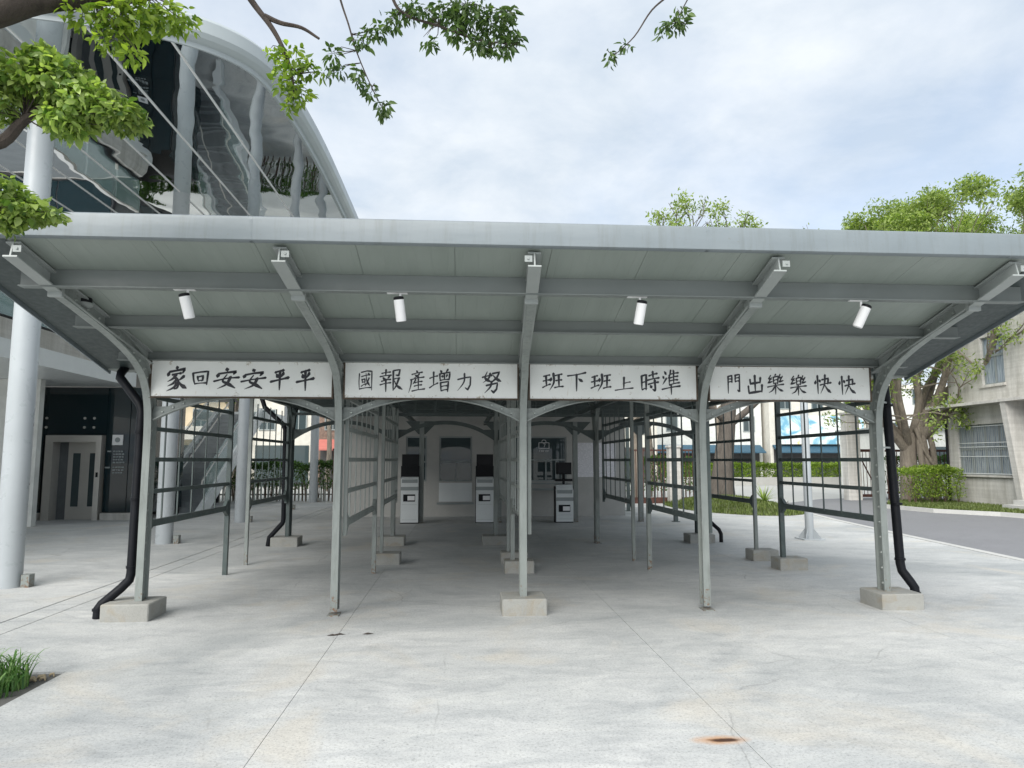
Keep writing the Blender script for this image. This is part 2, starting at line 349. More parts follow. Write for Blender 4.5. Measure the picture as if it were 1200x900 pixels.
# ================================================================== mesh builder
class MB:
    def __init__(s): s.v = []; s.f = []
    def add(s, vs, fs):
        o = len(s.v); s.v.extend([tuple(p) for p in vs]); s.f.extend([tuple(i+o for i in f) for f in fs]); return s
    def box(s, x0, x1, y0, y1, z0, z1):
        return s.add([(x0,y0,z0),(x1,y0,z0),(x1,y1,z0),(x0,y1,z0),(x0,y0,z1),(x1,y0,z1),(x1,y1,z1),(x0,y1,z1)],
                     [(0,3,2,1),(4,5,6,7),(0,1,5,4),(1,2,6,5),(2,3,7,6),(3,0,4,7)])
    def cbox(s, x0, x1, y0, y1, z0, z1, c):      # box with chamfered top and vertical edges
        ring = lambda d, z: [(x0+c+d,y0+d,z),(x1-c-d,y0+d,z),(x1-d,y0+c+d,z),(x1-d,y1-c-d,z),(x1-c-d,y1-d,z),(x0+c+d,y1-d,z),(x0+d,y1-c-d,z),(x0+d,y0+c+d,z)]
        vs = ring(0,z0)+ring(0,z1-c)+ring(c,z1)
        fs = [tuple(range(7,-1,-1)), tuple(range(16,24))]
        for k in (0,8):
            for i in range(8):
                j=(i+1)%8; fs.append((k+i,k+j,k+8+j,k+8+i))
        return s.add(vs, fs)
    def prism(s, poly, a, b, axis='z'):
        n = len(poly)
        def P(p, t):
            return {'z': (p[0],p[1],t), 'x': (t,p[0],p[1]), 'y': (p[0],t,p[1])}[axis]
        vs = [P(p,a) for p in poly]+[P(p,b) for p in poly]
        fs = [tuple(range(n-1,-1,-1)), tuple(range(n,2*n))]+[(i,(i+1)%n,n+(i+1)%n,n+i) for i in range(n)]
        return s.add(vs, fs)
    def tube(s, pts, r, n=8, cap=True):
        pts = [Vector(p) for p in pts]; m = len(pts)
        rs = r if isinstance(r, (list, tuple)) else [r]*m
        vs = []; up = None
        for i, p in enumerate(pts):
            d = (pts[min(i+1,m-1)]-pts[max(i-1,0)]).normalized()
            if up is None: up = Vector((0,0,1)) if abs(d.z) < 0.9 else Vector((1,0,0))
            a = d.cross(up)
            if a.length < 1e-4: a = d.cross(Vector((0,1,0)))
            a.normalize(); b = a.cross(d).normalized(); up = b
            for k in range(n):
                t = 2*math.pi*k/n; vs.append(p+a*math.cos(t)*rs[i]+b*math.sin(t)*rs[i])
        fs = []
        for i in range(m-1):
            for k in range(n):
                k2=(k+1)%n; fs.append((i*n+k,i*n+k2,(i+1)*n+k2,(i+1)*n+k))
        if cap: fs += [tuple(range(n-1,-1,-1)), tuple(range((m-1)*n, m*n))]
        return s.add(vs, fs)
    def bar(s, p, q, w, h, up=(0,0,1)):          # rectangular bar p->q
        p=Vector(p); q=Vector(q); d=(q-p).normalized(); a=d.cross(Vector(up))
        if a.length<1e-4: a=d.cross(Vector((0,1,0)))
        a.normalize(); b=a.cross(d).normalized()
        o=[-a*w/2-b*h/2, a*w/2-b*h/2, a*w/2+b*h/2, -a*w/2+b*h/2]
        return s.add([p+k for k in o]+[q+k for k in o], [(0,3,2,1),(4,5,6,7),(0,1,5,4),(1,2,6,5),(2,3,7,6),(3,0,4,7)])
    def sweep(s, path, prof, X):                 # closed profile (dx, dn) along a path in the YZ plane at x = X (X may be a list)
        m=len(path); n=len(prof); vs=[]
        for i,(y,z) in enumerate(path):
            a=path[max(i-1,0)]; b=path[min(i+1,m-1)]
            dy,dz=b[0]-a[0],b[1]-a[1]; L=math.hypot(dy,dz) or 1; ny,nz=-dz/L,dy/L
            xx = X[i] if isinstance(X,(list,tuple)) else X
            for px,pn in prof: vs.append((xx+px, y+ny*pn, z+nz*pn))
        fs=[(i*n+k,i*n+(k+1)%n,(i+1)*n+(k+1)%n,(i+1)*n+k) for i in range(m-1) for k in range(n)]
        # caps by triangulated strips of the I profile
        fs += [tuple(range(n-1,-1,-1)), tuple(range((m-1)*n,m*n))]
        return s.add(vs, fs)
    def build(s, name, mat, parent=None, smooth=False, kind=None, label=None):
        me = bpy.data.meshes.new(name)
        off = Vector((0,0,0))
        p = parent
        while p is not None: off += p.location; p = p.parent
        me.from_pydata([(a[0]-off.x,a[1]-off.y,a[2]-off.z) for a in s.v], [], s.f); me.update()
        if smooth:
            me.shade_smooth()
            try: me.set_sharp_from_angle(angle=R(40))
            except Exception: pass
        me.materials.append(mat)
        o = bpy.data.objects.new(name, me); COL.objects.link(o)
        if parent is not None: o.parent = parent
        if kind: o['kind'] = kind
        if label: o['label'] = label
        return o
def bx(*a): return MB().box(*a)
def Iprof(w, d, t=0.012, f=0.014, n0=0.0):      # I profile, bottom at n0
    a=w/2; b=t/2
    return [(-a,n0),(a,n0),(a,n0+f),(b,n0+f),(b,n0+d-f),(a,n0+d-f),(a,n0+d),(-a,n0+d),(-a,n0+d-f),(-b,n0+d-f),(-b,n0+f),(-a,n0+f)]
def thing(name, label, cat, loc, group=None, kind=None):
    o = bpy.data.objects.new(name, None); COL.objects.link(o); o.location = loc; o.empty_display_size = 0.2
    o['label']=label; o['category']=cat
    if group: o['group']=group
    if kind: o['kind']=kind
    return o
def tag(o, label, cat, group=None):
    o['label']=label; o['category']=cat
    if group: o['group']=group
    return o
def part_origin(o): return o
def copy_thing(src, loc, label, group=None):
    c = src.copy(); COL.objects.link(c); c.location = loc; c['label']=label
    if group: c['group']=group
    for ch in list(src.children):
        d = ch.copy(); COL.objects.link(d); d.parent = c
        for g in list(ch.children):
            e = g.copy(); COL.objects.link(e); e.parent = d
    return c
def catmull(pts, k=6):
    P=[np.array(p,float) for p in pts]; P=[2*P[0]-P[1]]+P+[2*P[-1]-P[-2]]; out=[]
    for i in range(1,len(P)-2):
        for j in range(k):
            t=j/k; a,b,c,d=P[i-1:i+3]
            out.append(tuple(0.5*((2*b)+(-a+c)*t+(2*a-5*b+4*c-d)*t*t+(-a+3*b-3*c+d)*t**3)))
    out.append(tuple(P[-2])); return out
def dome(mb, c, r, axis, n=6, h=0.5):            # small rivet head; axis is the outward unit vector
    c=Vector(c); ax=Vector(axis).normalized(); a=ax.orthogonal().normalized(); b=ax.cross(a)
    vs=[c+a*math.cos(2*math.pi*k/n)*r+b*math.sin(2*math.pi*k/n)*r for k in range(n)]
    vs+=[c+ax*r*h*0.9+(a*math.cos(2*math.pi*k/n)+b*math.sin(2*math.pi*k/n))*r*0.55 for k in range(n)]
    fs=[(k,(k+1)%n,n+(k+1)%n,n+k) for k in range(n)]+[tuple(range(n,2*n))]
    mb.add(vs,fs)

# ================================================================== ground
KERB = [(8.2,-6),(8.25,1),(8.5,6),(8.94,10.95),(9.42,14.8),(10.05,19.0),(10.75,22.5),(11.6,25.5),(13.0,28.2)]
def kerb_x(y):
    for (x0,y0),(x1,y1) in zip(KERB, KERB[1:]):
        if y0<=y<=y1: return x0+(x1-x0)*(y-y0)/(y1-y0)
    return KERB[-1][0]
g = MB(); S=400
g.add([(-S,-S,-0.13),(S,-S,-0.13),(S,S,-0.13),(-S,S,-0.13)],[(0,1,2,3)])
ground = g.build('ground', M['ground'], kind='structure')
pav = bpy.data.objects.new('pavement', None); COL.objects.link(pav); pav['kind']='structure'
bx(-15.9,8.1,-5.9,28.9,-0.129,-0.016).build('bedding', M['joint'], pav)
GAP=0.002
ylines=[-6,0.9,5.45,10.0,14.6,19.2,23.9,29.0]
cols=[(-16,-12.6),(-12.6,-8.6),(-8.6,-4.56),(-4.24,-1.13),(-1.13,1.63),(1.63,4.45),(4.45,None)]
BED=(-4.9,-3.0,0.5,5.84)
slabs=0
for y0,y1 in zip(ylines, ylines[1:]):
    for x0,x1 in cols:
        g=GAP
        if x1 is None:
            n=6; poly=[(x0+g,y0+g)]
            ys=[y0+g+(y1-y0-2*g)*i/n for i in range(n+1)]
            poly+=[(kerb_x(y)-0.006,y) for y in ys]+[(x0+g,y1-g)]
            MB().prism(poly,-0.12,0).build('concrete_slab',M['paving'],pav); continue
        regs=[(x0+g,x1-g,y0+g,y1-g)]
        if x0<BED[1] and x1>BED[0]-0.01 and y0<BED[3] and y1>BED[2]:
            regs=[]
            if x0 < -5: regs=[(x0+g,x1-g,y0+g,y1-g)]
            else:
                a,b,c,d=max(x0,BED[0]),min(x1,BED[1]),max(y0,BED[2]),min(y1,BED[3])
                if c>y0+0.05: regs.append((x0+g,x1-g,y0+g,c-g))
                if d<y1-0.05: regs.append((x0+g,x1-g,d+g,y1-g))
                if b<x1: regs.append((b+g,x1-g,c+(g if c>y0+.05 else g),d-g))
                if x0==-4.24: pass
        for (a,b,c,d) in regs:
            MB().box(a,b,c,d,-0.12,0).build('concrete_slab',M['paving'],pav)
# soil bed with lily turf
bed=thing('planting_bed','dark soil planting bed with strappy grass at left front corner of the paving','planting bed',(-3.6,3.5,-0.02))
bx(-4.23,-3.006,0.52,5.83,-0.1,-0.025).build('soil',M['soil'],bed)
for (x,y,s) in [(-3.10,5.70,.03),(-3.14,5.64,.035),(-3.07,5.66,.02),(-3.25,5.70,.03),(-3.06,5.76,.018)]:
    m=MB(); pts=[]
    m.tube([(x-s,y,-0.01),(x-s*.5,y,0.005),(x+s*.4,y+.01,0.008),(x+s,y,-0.012)],[s*.25,s*.55,s*.5,s*.2],6)
    m.build('bed_stone',M['stone'],bed)
# drain channel covers along the left
dr=bpy.data.objects.new('drain_channel',None); COL.objects.link(dr); dr['kind']='structure'
y=-5.9
while y<29:
    bx(-4.545,-4.253,y+0.004,min(y+1.196,28.95),-0.10,-0.001).build('drain_cover',M['paving'],dr); y+=1.2
# road, kerbs
rd=MB(); rp=[(x+0.18,y) for x,y in KERB]+[(16,31),(21,32),(20.6,29),(16.4,27.0),(15.1,25.0),(15.35,22.6),(16.4,21.0),(17.0,18),(17.1,10),(17.0,-6)]
rd.prism(rp,-0.125,-0.10); road=rd.build('road',M['asphalt'],kind='structure')
kb=bpy.data.objects.new('kerb',None); COL.objects.link(kb); kb['kind']='structure'
for (x0,y0),(x1,y1) in zip(KERB,KERB[1:]):
    n=max(1,int(math.hypot(x1-x0,y1-y0)/1.0))
    for i in range(n):
        a,b=i/n,(i+1)/n; e=0.003
        p=[(x0+(x1-x0)*a,y0+(y1-y0)*a+e),(x0+(x1-x0)*b,y0+(y1-y0)*b-e)]
        MB().prism([p[0],(p[0][0]+0.17,p[0][1]),(p[1][0]+0.17,p[1][1]),p[1]],-0.12,0.008).build('kerb_stone',M['kerb'],kb)
FK=[(17.15,-6),(17.25,10),(17.15,18),(16.5,21.0),(15.45,22.6),(15.2,25.0),(16.5,27.1),(20.7,29.2)]
kf=bpy.data.objects.new('far_kerb',None); COL.objects.link(kf); kf['kind']='structure'
for (x0,y0),(x1,y1) in zip(FK,FK[1:]):
    n=max(1,int(math.hypot(x1-x0,y1-y0)/1.0))
    for i in range(n):
        a,b=i/n,(i+1)/n
        p=[(x0+(x1-x0)*a,y0+(y1-y0)*a),(x0+(x1-x0)*b,y0+(y1-y0)*b)]
        MB().prism([p[0],(p[0][0]+0.14,p[0][1]+.02),(p[1][0]+0.14,p[1][1]+.02),p[1]],-0.12,0.02).build('kerb_stone',M['kerb'],kf)
vg=MB(); vg.prism([(x+0.13,y) for x,y in FK]+[(24,29.2),(24,-6)],-0.12,-0.005); vg.build('verge',M['soil'],kind='structure')

# ---- foliage helpers
def leaf_cloud(name, mat, centers, radii, count, size, parent=None, seed=1, droop=0.4, flat=1.0, kind='stuff', fold=False, aspect=0.42, shell=0.0):
    rg=np.random.default_rng(seed)
    centers=np.array(centers,float); radii=np.array(radii,float)
    if radii.ndim==1: radii=np.repeat(radii[:,None],3,1)
    w=radii.prod(1)**(2/3); w/=w.sum()
    idx=rg.choice(len(centers),count,p=w)
    d=rg.normal(size=(count,3)); d/=np.linalg.norm(d,axis=1)[:,None]
    rr=rg.random(count)**(1/3) if shell==0 else (1-shell)+shell*rg.random(count)
    pos=centers[idx]+d*rr[:,None]*radii[idx]
    return leaves_at(name,mat,pos,size,parent,seed+1,droop,flat,kind,fold,aspect,outw=d)
npx_cl=np.random.default_rng(77)
def nrm(n):
    a=npx_cl.normal(size=(n,3)); L=np.linalg.norm(a,axis=1)[:,None]; return a*np.minimum(1,1.9/L)
def leaves_at(name, mat, pos, size, parent=None, seed=1, droop=0.4, flat=1.0, kind='stuff', fold=False, aspect=0.42, outw=None):
    rg=np.random.default_rng(seed); count=len(pos)
    ax=rg.normal(size=(count,3))
    if outw is not None: ax=ax*0.8+outw*0.7
    ax[:,2]=ax[:,2]*flat-droop
    ax/=np.linalg.norm(ax,axis=1)[:,None]
    up=rg.normal(size=(count,3)); up[:,2]+=1.2
    sd=np.cross(ax,up); sd/=np.linalg.norm(sd,axis=1)[:,None]+1e-9
    nm=np.cross(sd,ax)
    s=size*(0.5+0.8*rg.random(count))[:,None]
    if fold:
        w=sd*s*aspect*0.5; cup=nm*s*0.10; bend=nm*s*0.10
        P=[pos, pos+ax*s*0.28+w*.92+cup, pos+ax*s*0.62+w*.80+cup-bend*.3, pos+ax*s-bend, pos+ax*s*0.62-w*.80+cup-bend*.3, pos+ax*s*0.28-w*.92+cup, pos+ax*s*0.28, pos+ax*s*0.62-bend*.3]
        V=np.stack(P,1).reshape(-1,3); k=8
        base=np.array([[0,1,6],[1,2,7],[1,7,6],[2,3,7],[3,4,7],[4,5,6],[4,6,7],[5,0,6]])
    else:
        P=[pos, pos+ax*s*0.45+sd*s*aspect*0.5, pos+ax*s, pos+ax*s*0.45-sd*s*aspect*0.5]
        V=np.stack(P,1).reshape(-1,3); k=4
        base=np.array([[0,1,2,3]])
    F=(base[None]+(np.arange(count)*k)[:,None,None]).reshape(-1,base.shape[1])
    off=Vector((0,0,0)); p=parent
    while p is not None: off+=p.location; p=p.parent
    V=V-np.array(off)
    me=bpy.data.meshes.new(name); nf=len(F); fl=base.shape[1]
    me.vertices.add(len(V)); me.vertices.foreach_set('co',V.ravel())
    me.loops.add(nf*fl); me.loops.foreach_set('vertex_index',F.ravel().astype(np.int32))
    me.polygons.add(nf); me.polygons.foreach_set('loop_start',np.arange(nf,dtype=np.int32)*fl)
    me.polygons.foreach_set('loop_total',np.full(nf,fl,dtype=np.int32))
    me.update(calc_edges=True); me.materials.append(mat)
    o=bpy.data.objects.new(name,me); COL.objects.link(o)
    if parent is not None: o.parent=parent
    if kind: o['kind']=kind
    return o
def grow(mb, p, d, L, r, depth, tips, rg, spread=0.6, up=0.15, split=(2,3), taper=0.68, lens=0.78, minr=0.006, allp=None, segs=8):
    p=Vector(p); d=Vector(d).normalized(); pts=[p.copy()]; n=4
    for i in range(n):
        d=(d+Vector((rg.gauss(0,.12),rg.gauss(0,.12),rg.gauss(0,.10)+up*0.25))).normalized()
        p=p+d*L/n; pts.append(p.copy())
    rs=[r*(1-(1-taper)*i/n) for i in range(n+1)]
    mb.tube(pts,rs,segs if depth>2 else 5,cap=False)
    if allp is not None and depth<=2:
        allp.extend([tuple(q) for q in pts[1:]])
    if depth==0: tips.append(tuple(p)); return
    k=rg.randint(*split)
    for j in range(k):
        a=d.orthogonal().normalized(); a.rotate(Matrix.Rotation(rg.uniform(0,6.28),3,d))
        nd=(d+a*rg.uniform(0.5,1.2)*spread+Vector((0,0,up))).normalized()
        grow(mb,p,nd,L*lens*rg.uniform(.8,1.15),max(minr,r*taper*rg.uniform(.7,.95)),depth-1,tips,rg,spread,up,split,taper,lens,minr,allp,segs)

def bush_box(name, mat, x0,x1,y0,y1,z0,z1, count, size, label, cat, seed, group=None, stems=True, stem_mat=None, hollow=0.0):
    t=thing(name,label,cat,((x0+x1)/2,(y0+y1)/2,max(z0,0)),group)
    rg=np.random.default_rng(seed)
    # leaves concentrated towards the clipped faces, with lumps
    pos=rg.random((count,3))*np.array([x1-x0,y1-y0,z1-z0])+np.array([x0,y0,z0])
    face=rg.integers(0,4,count); j=rg.random(count)**2*0.22*min(1,(z1-z0))
    lump=0.06*np.sin(pos[:,0]*3.1+seed)+0.05*np.sin(pos[:,0]*7.7+pos[:,1]*4)
    pos[:,1]=np.where(face==0,y0+j+lump,pos[:,1]); pos[:,2]=np.where((face==1)|(face==2),z1-j+lump,pos[:,2])
    if hollow:
        keep=(pos[:,2]>z0+hollow*(z1-z0)*(0.7+0.6*rg.random(count))) ; pos=pos[keep]
    leaves_at('foliage',mat,pos,size,t,seed+5,0.0,1.0)
    if stems:
        m=MB(); r2=random.Random(seed)
        n=max(3,int((x1-x0)/0.22))
        for i in range(n):
            x=x0+(x1-x0)*(i+.5)/n+r2.uniform(-.06,.06); y=(y0+y1)/2+r2.uniform(-.25,.25)*(y1-y0)
            for q in range(3):
                m.tube([(x,y,-0.05),(x+r2.uniform(-.1,.1),y+r2.uniform(-.15,.1),z0+(z1-z0)*.45),(x+r2.uniform(-.25,.25),y+r2.uniform(-.35,.2),z0+(z1-z0)*.85)],[.018,.012,.006],5,cap=False)
        m.build('stems',stem_mat or M['bark_br'],t,kind='stuff')
    return t

# ================================================================== station canopy (the shelter)
XS=[-3.29,-1.32,0.66,2.65,4.68]
YF,YR,YW=7.72,13.95,18.7
sh=thing('station_canopy','long grey-green steel platform canopy with curved cantilever front over the lattice gates','canopy',(0.7,10,0))
def roof_z(y): return 3.275-0.245*(y-5.42)
X0R,X1R=-3.92,5.32
XS_E0,XS_E1=-3.45,4.80
# front ribbed roof panels (each its own piece)
nP=12; pw=(X1R-X0R)/nP
for i in range(nP):
    a=X0R+i*pw+0.0015; b=X0R+(i+1)*pw-0.0015
    MB().add([(a,5.40,roof_z(5.40)),(b,5.40,roof_z(5.40)),(b,8.15,roof_z(8.15)),(a,8.15,roof_z(8.15)),
              (a,5.40,roof_z(5.40)+.05),(b,5.40,roof_z(5.40)+.05),(b,8.15,roof_z(8.15)+.05),(a,8.15,roof_z(8.15)+.05)],
             [(0,3,2,1),(4,5,6,7),(0,1,5,4),(1,2,6,5),(2,3,7,6),(3,0,4,7)]).build('roof_panel',M['roofpanel'],sh)
for a,b in ((X0R+.004,XS_E0),(XS_E1,X1R-.004)):  # thin dark sheet just below the roof panels at each end overhang
    MB().add([(a,5.46,roof_z(5.46)-.006),(b,5.46,roof_z(5.46)-.006),(b,8.09,roof_z(8.09)-.006),(a,8.09,roof_z(8.09)-.006)],[(0,3,2,1)]).build('overhang_sheet',M['dark_sheet'],sh)
# backing strip over the panel seams, top skin
MB().add([(X0R,5.42,roof_z(5.42)+.055),(X1R,5.42,roof_z(5.42)+.055),(X1R,8.15,roof_z(8.15)+.055),(X0R,8.15,roof_z(8.15)+.055),
          (X0R,5.42,roof_z(5.42)+.09),(X1R,5.42,roof_z(5.42)+.09),(X1R,8.15,roof_z(8.15)+.09),(X0R,8.15,roof_z(8.15)+.09)],
         [(0,3,2,1),(4,5,6,7),(0,1,5,4),(1,2,6,5),(2,3,7,6),(3,0,4,7)]).build('roof_skin',M['steel_lt'],sh)
# fascia in sheets: rounded nose
fp=[(5.44,3.265),(5.385,3.265),(5.375,3.272),(5.373,3.34),(5.376,3.43),(5.382,3.452),(5.40,3.463),(5.46,3.468),(5.62,3.47),(5.62,3.45),(5.44,3.44)]
fx=[X0R-0.02,-1.62,1.94,X1R+0.02]
for a,b in zip(fx,fx[1:]):
    MB().prism(fp,a+0.004,b-0.004,'x').build('fascia',M['fascia'],sh,smooth=True)
for x in fx[1:-1]:
    MB().prism([(p[0]-0.0015,p[1]) for p in fp],x-0.010,x+0.010,'x').build('fascia_joint',M['fascia'],sh)
# side trims
for x in (X0R-0.02,X1R+0.02):
    MB().bar((x,5.45,roof_z(5.45)+.03),(x,8.2,roof_z(8.2)+.03),0.012,0.13).build('edge_trim',M['fascia'],sh)
# three purlins under the panels (angle section: web and small lower flange)
for py,d in ((5.92,0.150),(6.76,0.120),(7.62,0.095)):
    z=roof_z(py)
    MB().prism([(py,z+.0),(py-.008,z),(py-.008,z-d+.010),(py-.045,z-d+.010),(py-.045,z-d),(py+.045,z-d),(py+.045,z-d+.010),(py,z-d+.010)],X0R+0.33,X1R-0.33,'x').build('purlin',M['purlin'],sh)
# gutter and header beam
MB().prism([(8.10,2.60),(8.34,2.60),(8.36,2.74),(8.34,2.74),(8.32,2.62),(8.12,2.62),(8.12,2.72),(8.10,2.72)],X0R,X1R,'x').build('gutter',M['steel'],sh)
MB().prism([(7.66,2.675),(7.76,2.675),(7.76,2.76),(7.66,2.76)],XS[0]-.05,XS[4]+.05,'x').build('header_beam',M['steel'],sh)

# rafters: new I beam above, old riveted rail below that curves down into the column
rail_path=catmull([(6.02,2.955),(6.5,2.855),(6.95,2.735),(7.3,2.60),(7.52,2.43),(7.64,2.22),(7.685,1.95),(7.69,1.5)],5)+[(7.69,1.0),(7.69,0.04)]
for i,X in enumerate(XS):
    Xt=X-0.10+0.0*i
    c_foot=i in (0,2,4)
    ry=[(5.43,roof_z(5.43)-0.155),(6.5,roof_z(6.5)-0.150),(7.7,roof_z(7.7)-0.13)]
    rb=MB(); rb.sweep(ry,Iprof(0.105,0.13,0.012,0.013,0.0),[Xt,X-0.05,X]); raf=rb.build('rafter',M['steel_lt'],sh)
    # end cleat with bolt
    s_=-1 if X<0.9 and X>0 else 1
    cl_=MB().box(min(Xt+s_*0.02,Xt+s_*0.08),max(Xt+s_*0.02,Xt+s_*0.08),5.427,5.437,3.155,3.205); dome(cl_,(Xt+s_*.052,5.427,3.18),.012,(0,-1,0),8,.9); cl_.build('end_cleat',M['steel_lt'],raf)
    n=len(rail_path)
    xs=[Xt+0.03+(X-Xt-0.03)*min(1,k/18) for k in range(n)]
    zfoot=0.165 if c_foot else 0.012
    path=[(y,max(z,zfoot)) for y,z in rail_path]
    cb=MB(); cb.sweep(path,Iprof(0.074,0.145,0.014,0.016,-0.0),xs)
    col=cb.build('column',M['steel'],sh)
    # rivets along web, both sides, and on the front flange
    rv=MB()
    for k in range(0,n-1):
        (ya,za),(yb,zb)=path[k],path[k+1]; L=math.hypot(yb-ya,zb-za); m=max(1,int(L/0.14)) if L>0.1 else (1 if k%2==0 else 0)
        for q in range(m):
            t=(q+.5)/m; y=ya+(yb-ya)*t; z=za+(zb-za)*t; ny,nz=-(zb-za)/L,(yb-ya)/L
            for sx in (-1,1):
                dome(rv,(xs[k]+sx*0.007,y+ny*0.075,z+nz*0.075),0.018,(sx,0,0),8,.8)
    rv.build('rivets',M['brass'],col,kind='stuff')
    # splice plate where old rail meets the beam
    MB().box(Xt-0.03,Xt+0.085,5.99,6.03,2.945,3.045).build('splice_plate',M['steel_lt'],col)
    if c_foot:
        fxc=X-0.06 if i==0 else X+0.0 if i==2 else X+0.07
        MB().cbox(fxc-0.235,fxc+0.235,7.53,7.98,-0.002,0.17,0.010).build('footing',M['footing'],col)
    else:
        MB().box(X-0.06,X+0.06,7.63,7.80,0.0,0.012).build('base_plate',M['steel'],col)
# arches between columns
def arch(xa,xb,yy,zs,zc,name,mat,ztop,parent,rivets=True):
    n=18; o=[];
    def zc_(t,d=0): return zs+(zc-zs)*(1-(2*t-1)**2)**0.85 - d
    m=MB()
    pts=[(xa+(xb-xa)*i/n, zs+(zc-zs)*(1-abs(2*i/n-1)**2.15)) for i in range(n+1)]
    up=[]
    for i,(x,z) in enumerate(pts):
        a=pts[max(0,i-1)]; b=pts[min(n,i+1)]; L=math.hypot(b[0]-a[0],b[1]-a[1]); nx,nz=-(b[1]-a[1])/L,(b[0]-a[0])/L
        up.append((x,z,nx,nz))
    for y0,y1,d0,d1 in ((yy-.035,yy+.035,0,0.012),(yy-.005,yy+.005,0.012,0.075)):
        vs=[]; fs=[]
        for (x,z,nx,nz) in up:
            vs+= [(x+nx*d0,y0,z+nz*d0),(x+nx*d1,y0,z+nz*d1),(x+nx*d1,y1,z+nz*d1),(x+nx*d0,y1,z+nz*d0)]
        for i in range(n):
            for k in range(4):
                fs.append((i*4+k,i*4+(k+1)%4,(i+1)*4+(k+1)%4,(i+1)*4+k))
        m.add(vs,fs)
    ar=m.build(name,mat,parent)
    # spandrel plates
    for side in (0,1):
        sel=[up[i] for i in (range(0,6) if side==0 else range(n,n-6,-1))]
        x_c=xa if side==0 else xb
        poly=[(x+nx*.07,z+nz*.07) for x,z,nx,nz in sel if z+nz*.07<ztop]
        if len(poly)<2: continue
        x_end=poly[-1][0]+(0.10 if side==0 else -0.10)
        poly=poly+[(x_end,ztop),(x_c,ztop)]
        if side==1: poly=poly[::-1]
        MB().prism(poly,yy+.006,yy+.014,'y').build('gusset_plate',mat,ar)
    if rivets:
        rv=MB()
        for i in (1,2,3,5,13,15,16,17):
            x,z,nx,nz=up[i]
            dome(rv,(x+nx*.043,yy-.006,z+nz*.043),0.016,(0,-1,0),8,0.7)
        rv.build('rivets',M['brass'],ar,kind='stuff')
    return ar
for a,b in zip(XS,XS[1:]):
    arch(a+.04,b-.04,7.74,2.02,2.262,'arch',M['steel'],2.17,sh)
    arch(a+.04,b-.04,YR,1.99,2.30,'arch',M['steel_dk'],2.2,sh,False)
# rear columns + truss + Y brackets
for i,X in enumerate(XS):
    foot=i!=3
    cb=MB(); z0=0.165 if foot else 0.012
    cb.sweep(catmull([(14.6,2.80),(14.3,2.70),(14.12,2.5),(14.03,2.2),(14.0,1.8)],4)+[(14.0,z0)],Iprof(0.075,0.11,0.014,0.016),X)
    cb.sweep(catmull([(13.2,2.80),(13.6,2.68),(13.80,2.5),(13.88,2.25),(13.89,1.9)],4),[(-.035,0),(.035,0),(.035,.012),(-.035,.012)],X)
    cb.prism([(13.85,1.9),(14.0,1.9),(14.0,2.84),(13.85,2.84)],X-.006,X+.006,'x')
    cb.prism([(13.885,z0),(13.90,z0),(13.90,1.95),(13.885,1.95)],X-.035,X+.035,'x')
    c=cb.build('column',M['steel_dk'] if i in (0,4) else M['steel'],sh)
    if foot: MB().cbox(X-.26,X+.24,13.72,14.15,-0.002,0.17,0.010).build('footing',M['footing'],c)
    else: MB().box(X-.06,X+.06,13.85,14.05,0,.012).build('base_plate',M['steel'],c)
for (z,h) in ((2.47,0.05),(2.80,0.07)):
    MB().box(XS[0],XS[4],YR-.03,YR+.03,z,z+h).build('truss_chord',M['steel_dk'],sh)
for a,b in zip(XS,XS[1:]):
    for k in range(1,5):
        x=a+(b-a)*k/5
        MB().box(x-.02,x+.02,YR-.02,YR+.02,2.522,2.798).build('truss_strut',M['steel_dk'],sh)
# mid roof from the gutter back to the office wall, with longitudinal purlins
mz=[(8.34,2.70),(10.0,2.95),(14.0,3.0),(20.76,2.90)]
for i in range(nP):
    a=X0R+i*pw+0.0015; b=X0R+(i+1)*pw-0.0015
    poly=[(y,z) for y,z in mz]+[(y,z+.06) for y,z in mz[::-1]]
    MB().prism(poly,a,b,'x').build('roof_panel',M['steel_lt'],sh)
poly=[(y,z+.065) for y,z in mz]+[(y,z+.09) for y,z in mz[::-1]]
MB().prism(poly,X0R,X1R,'x').build('roof_skin',M['steel_lt'],sh)
for py in (9.2,10.4,11.6,12.8,15.0,16.1,17.2,18.3,19.5):
    z=2.70+(2.95-2.70)*(py-8.34)/1.66 if py<10 else (2.95+.05*(py-10)/4 if py<14 else 3.0-.1*(py-14)/6.76)
    MB().box(X0R+.05,X1R-.05,py-.03,py+.03,z-.12,z-.003).build('purlin',M['steel_dk'],sh)
for X in XS:
    MB().box(X-.04,X+.04,7.80,20.7,2.62,2.70).build('tie_beam',M['steel_dk'],sh)
for X in (-1.05,0.97,2.98,4.72):
    c=bx(X-.06,X+.06,YW-.05,YW+.07,0.0,2.62).build('column',M['steel'],sh)
    MB().prism([(X-.42,2.62),(X+.42,2.62),(X+.09,2.28),(X-.09,2.28)],YW-.035,YW-.015,'y').build('gusset_plate',M['steel_dk'],c)
for y in (7.3,):
    pass
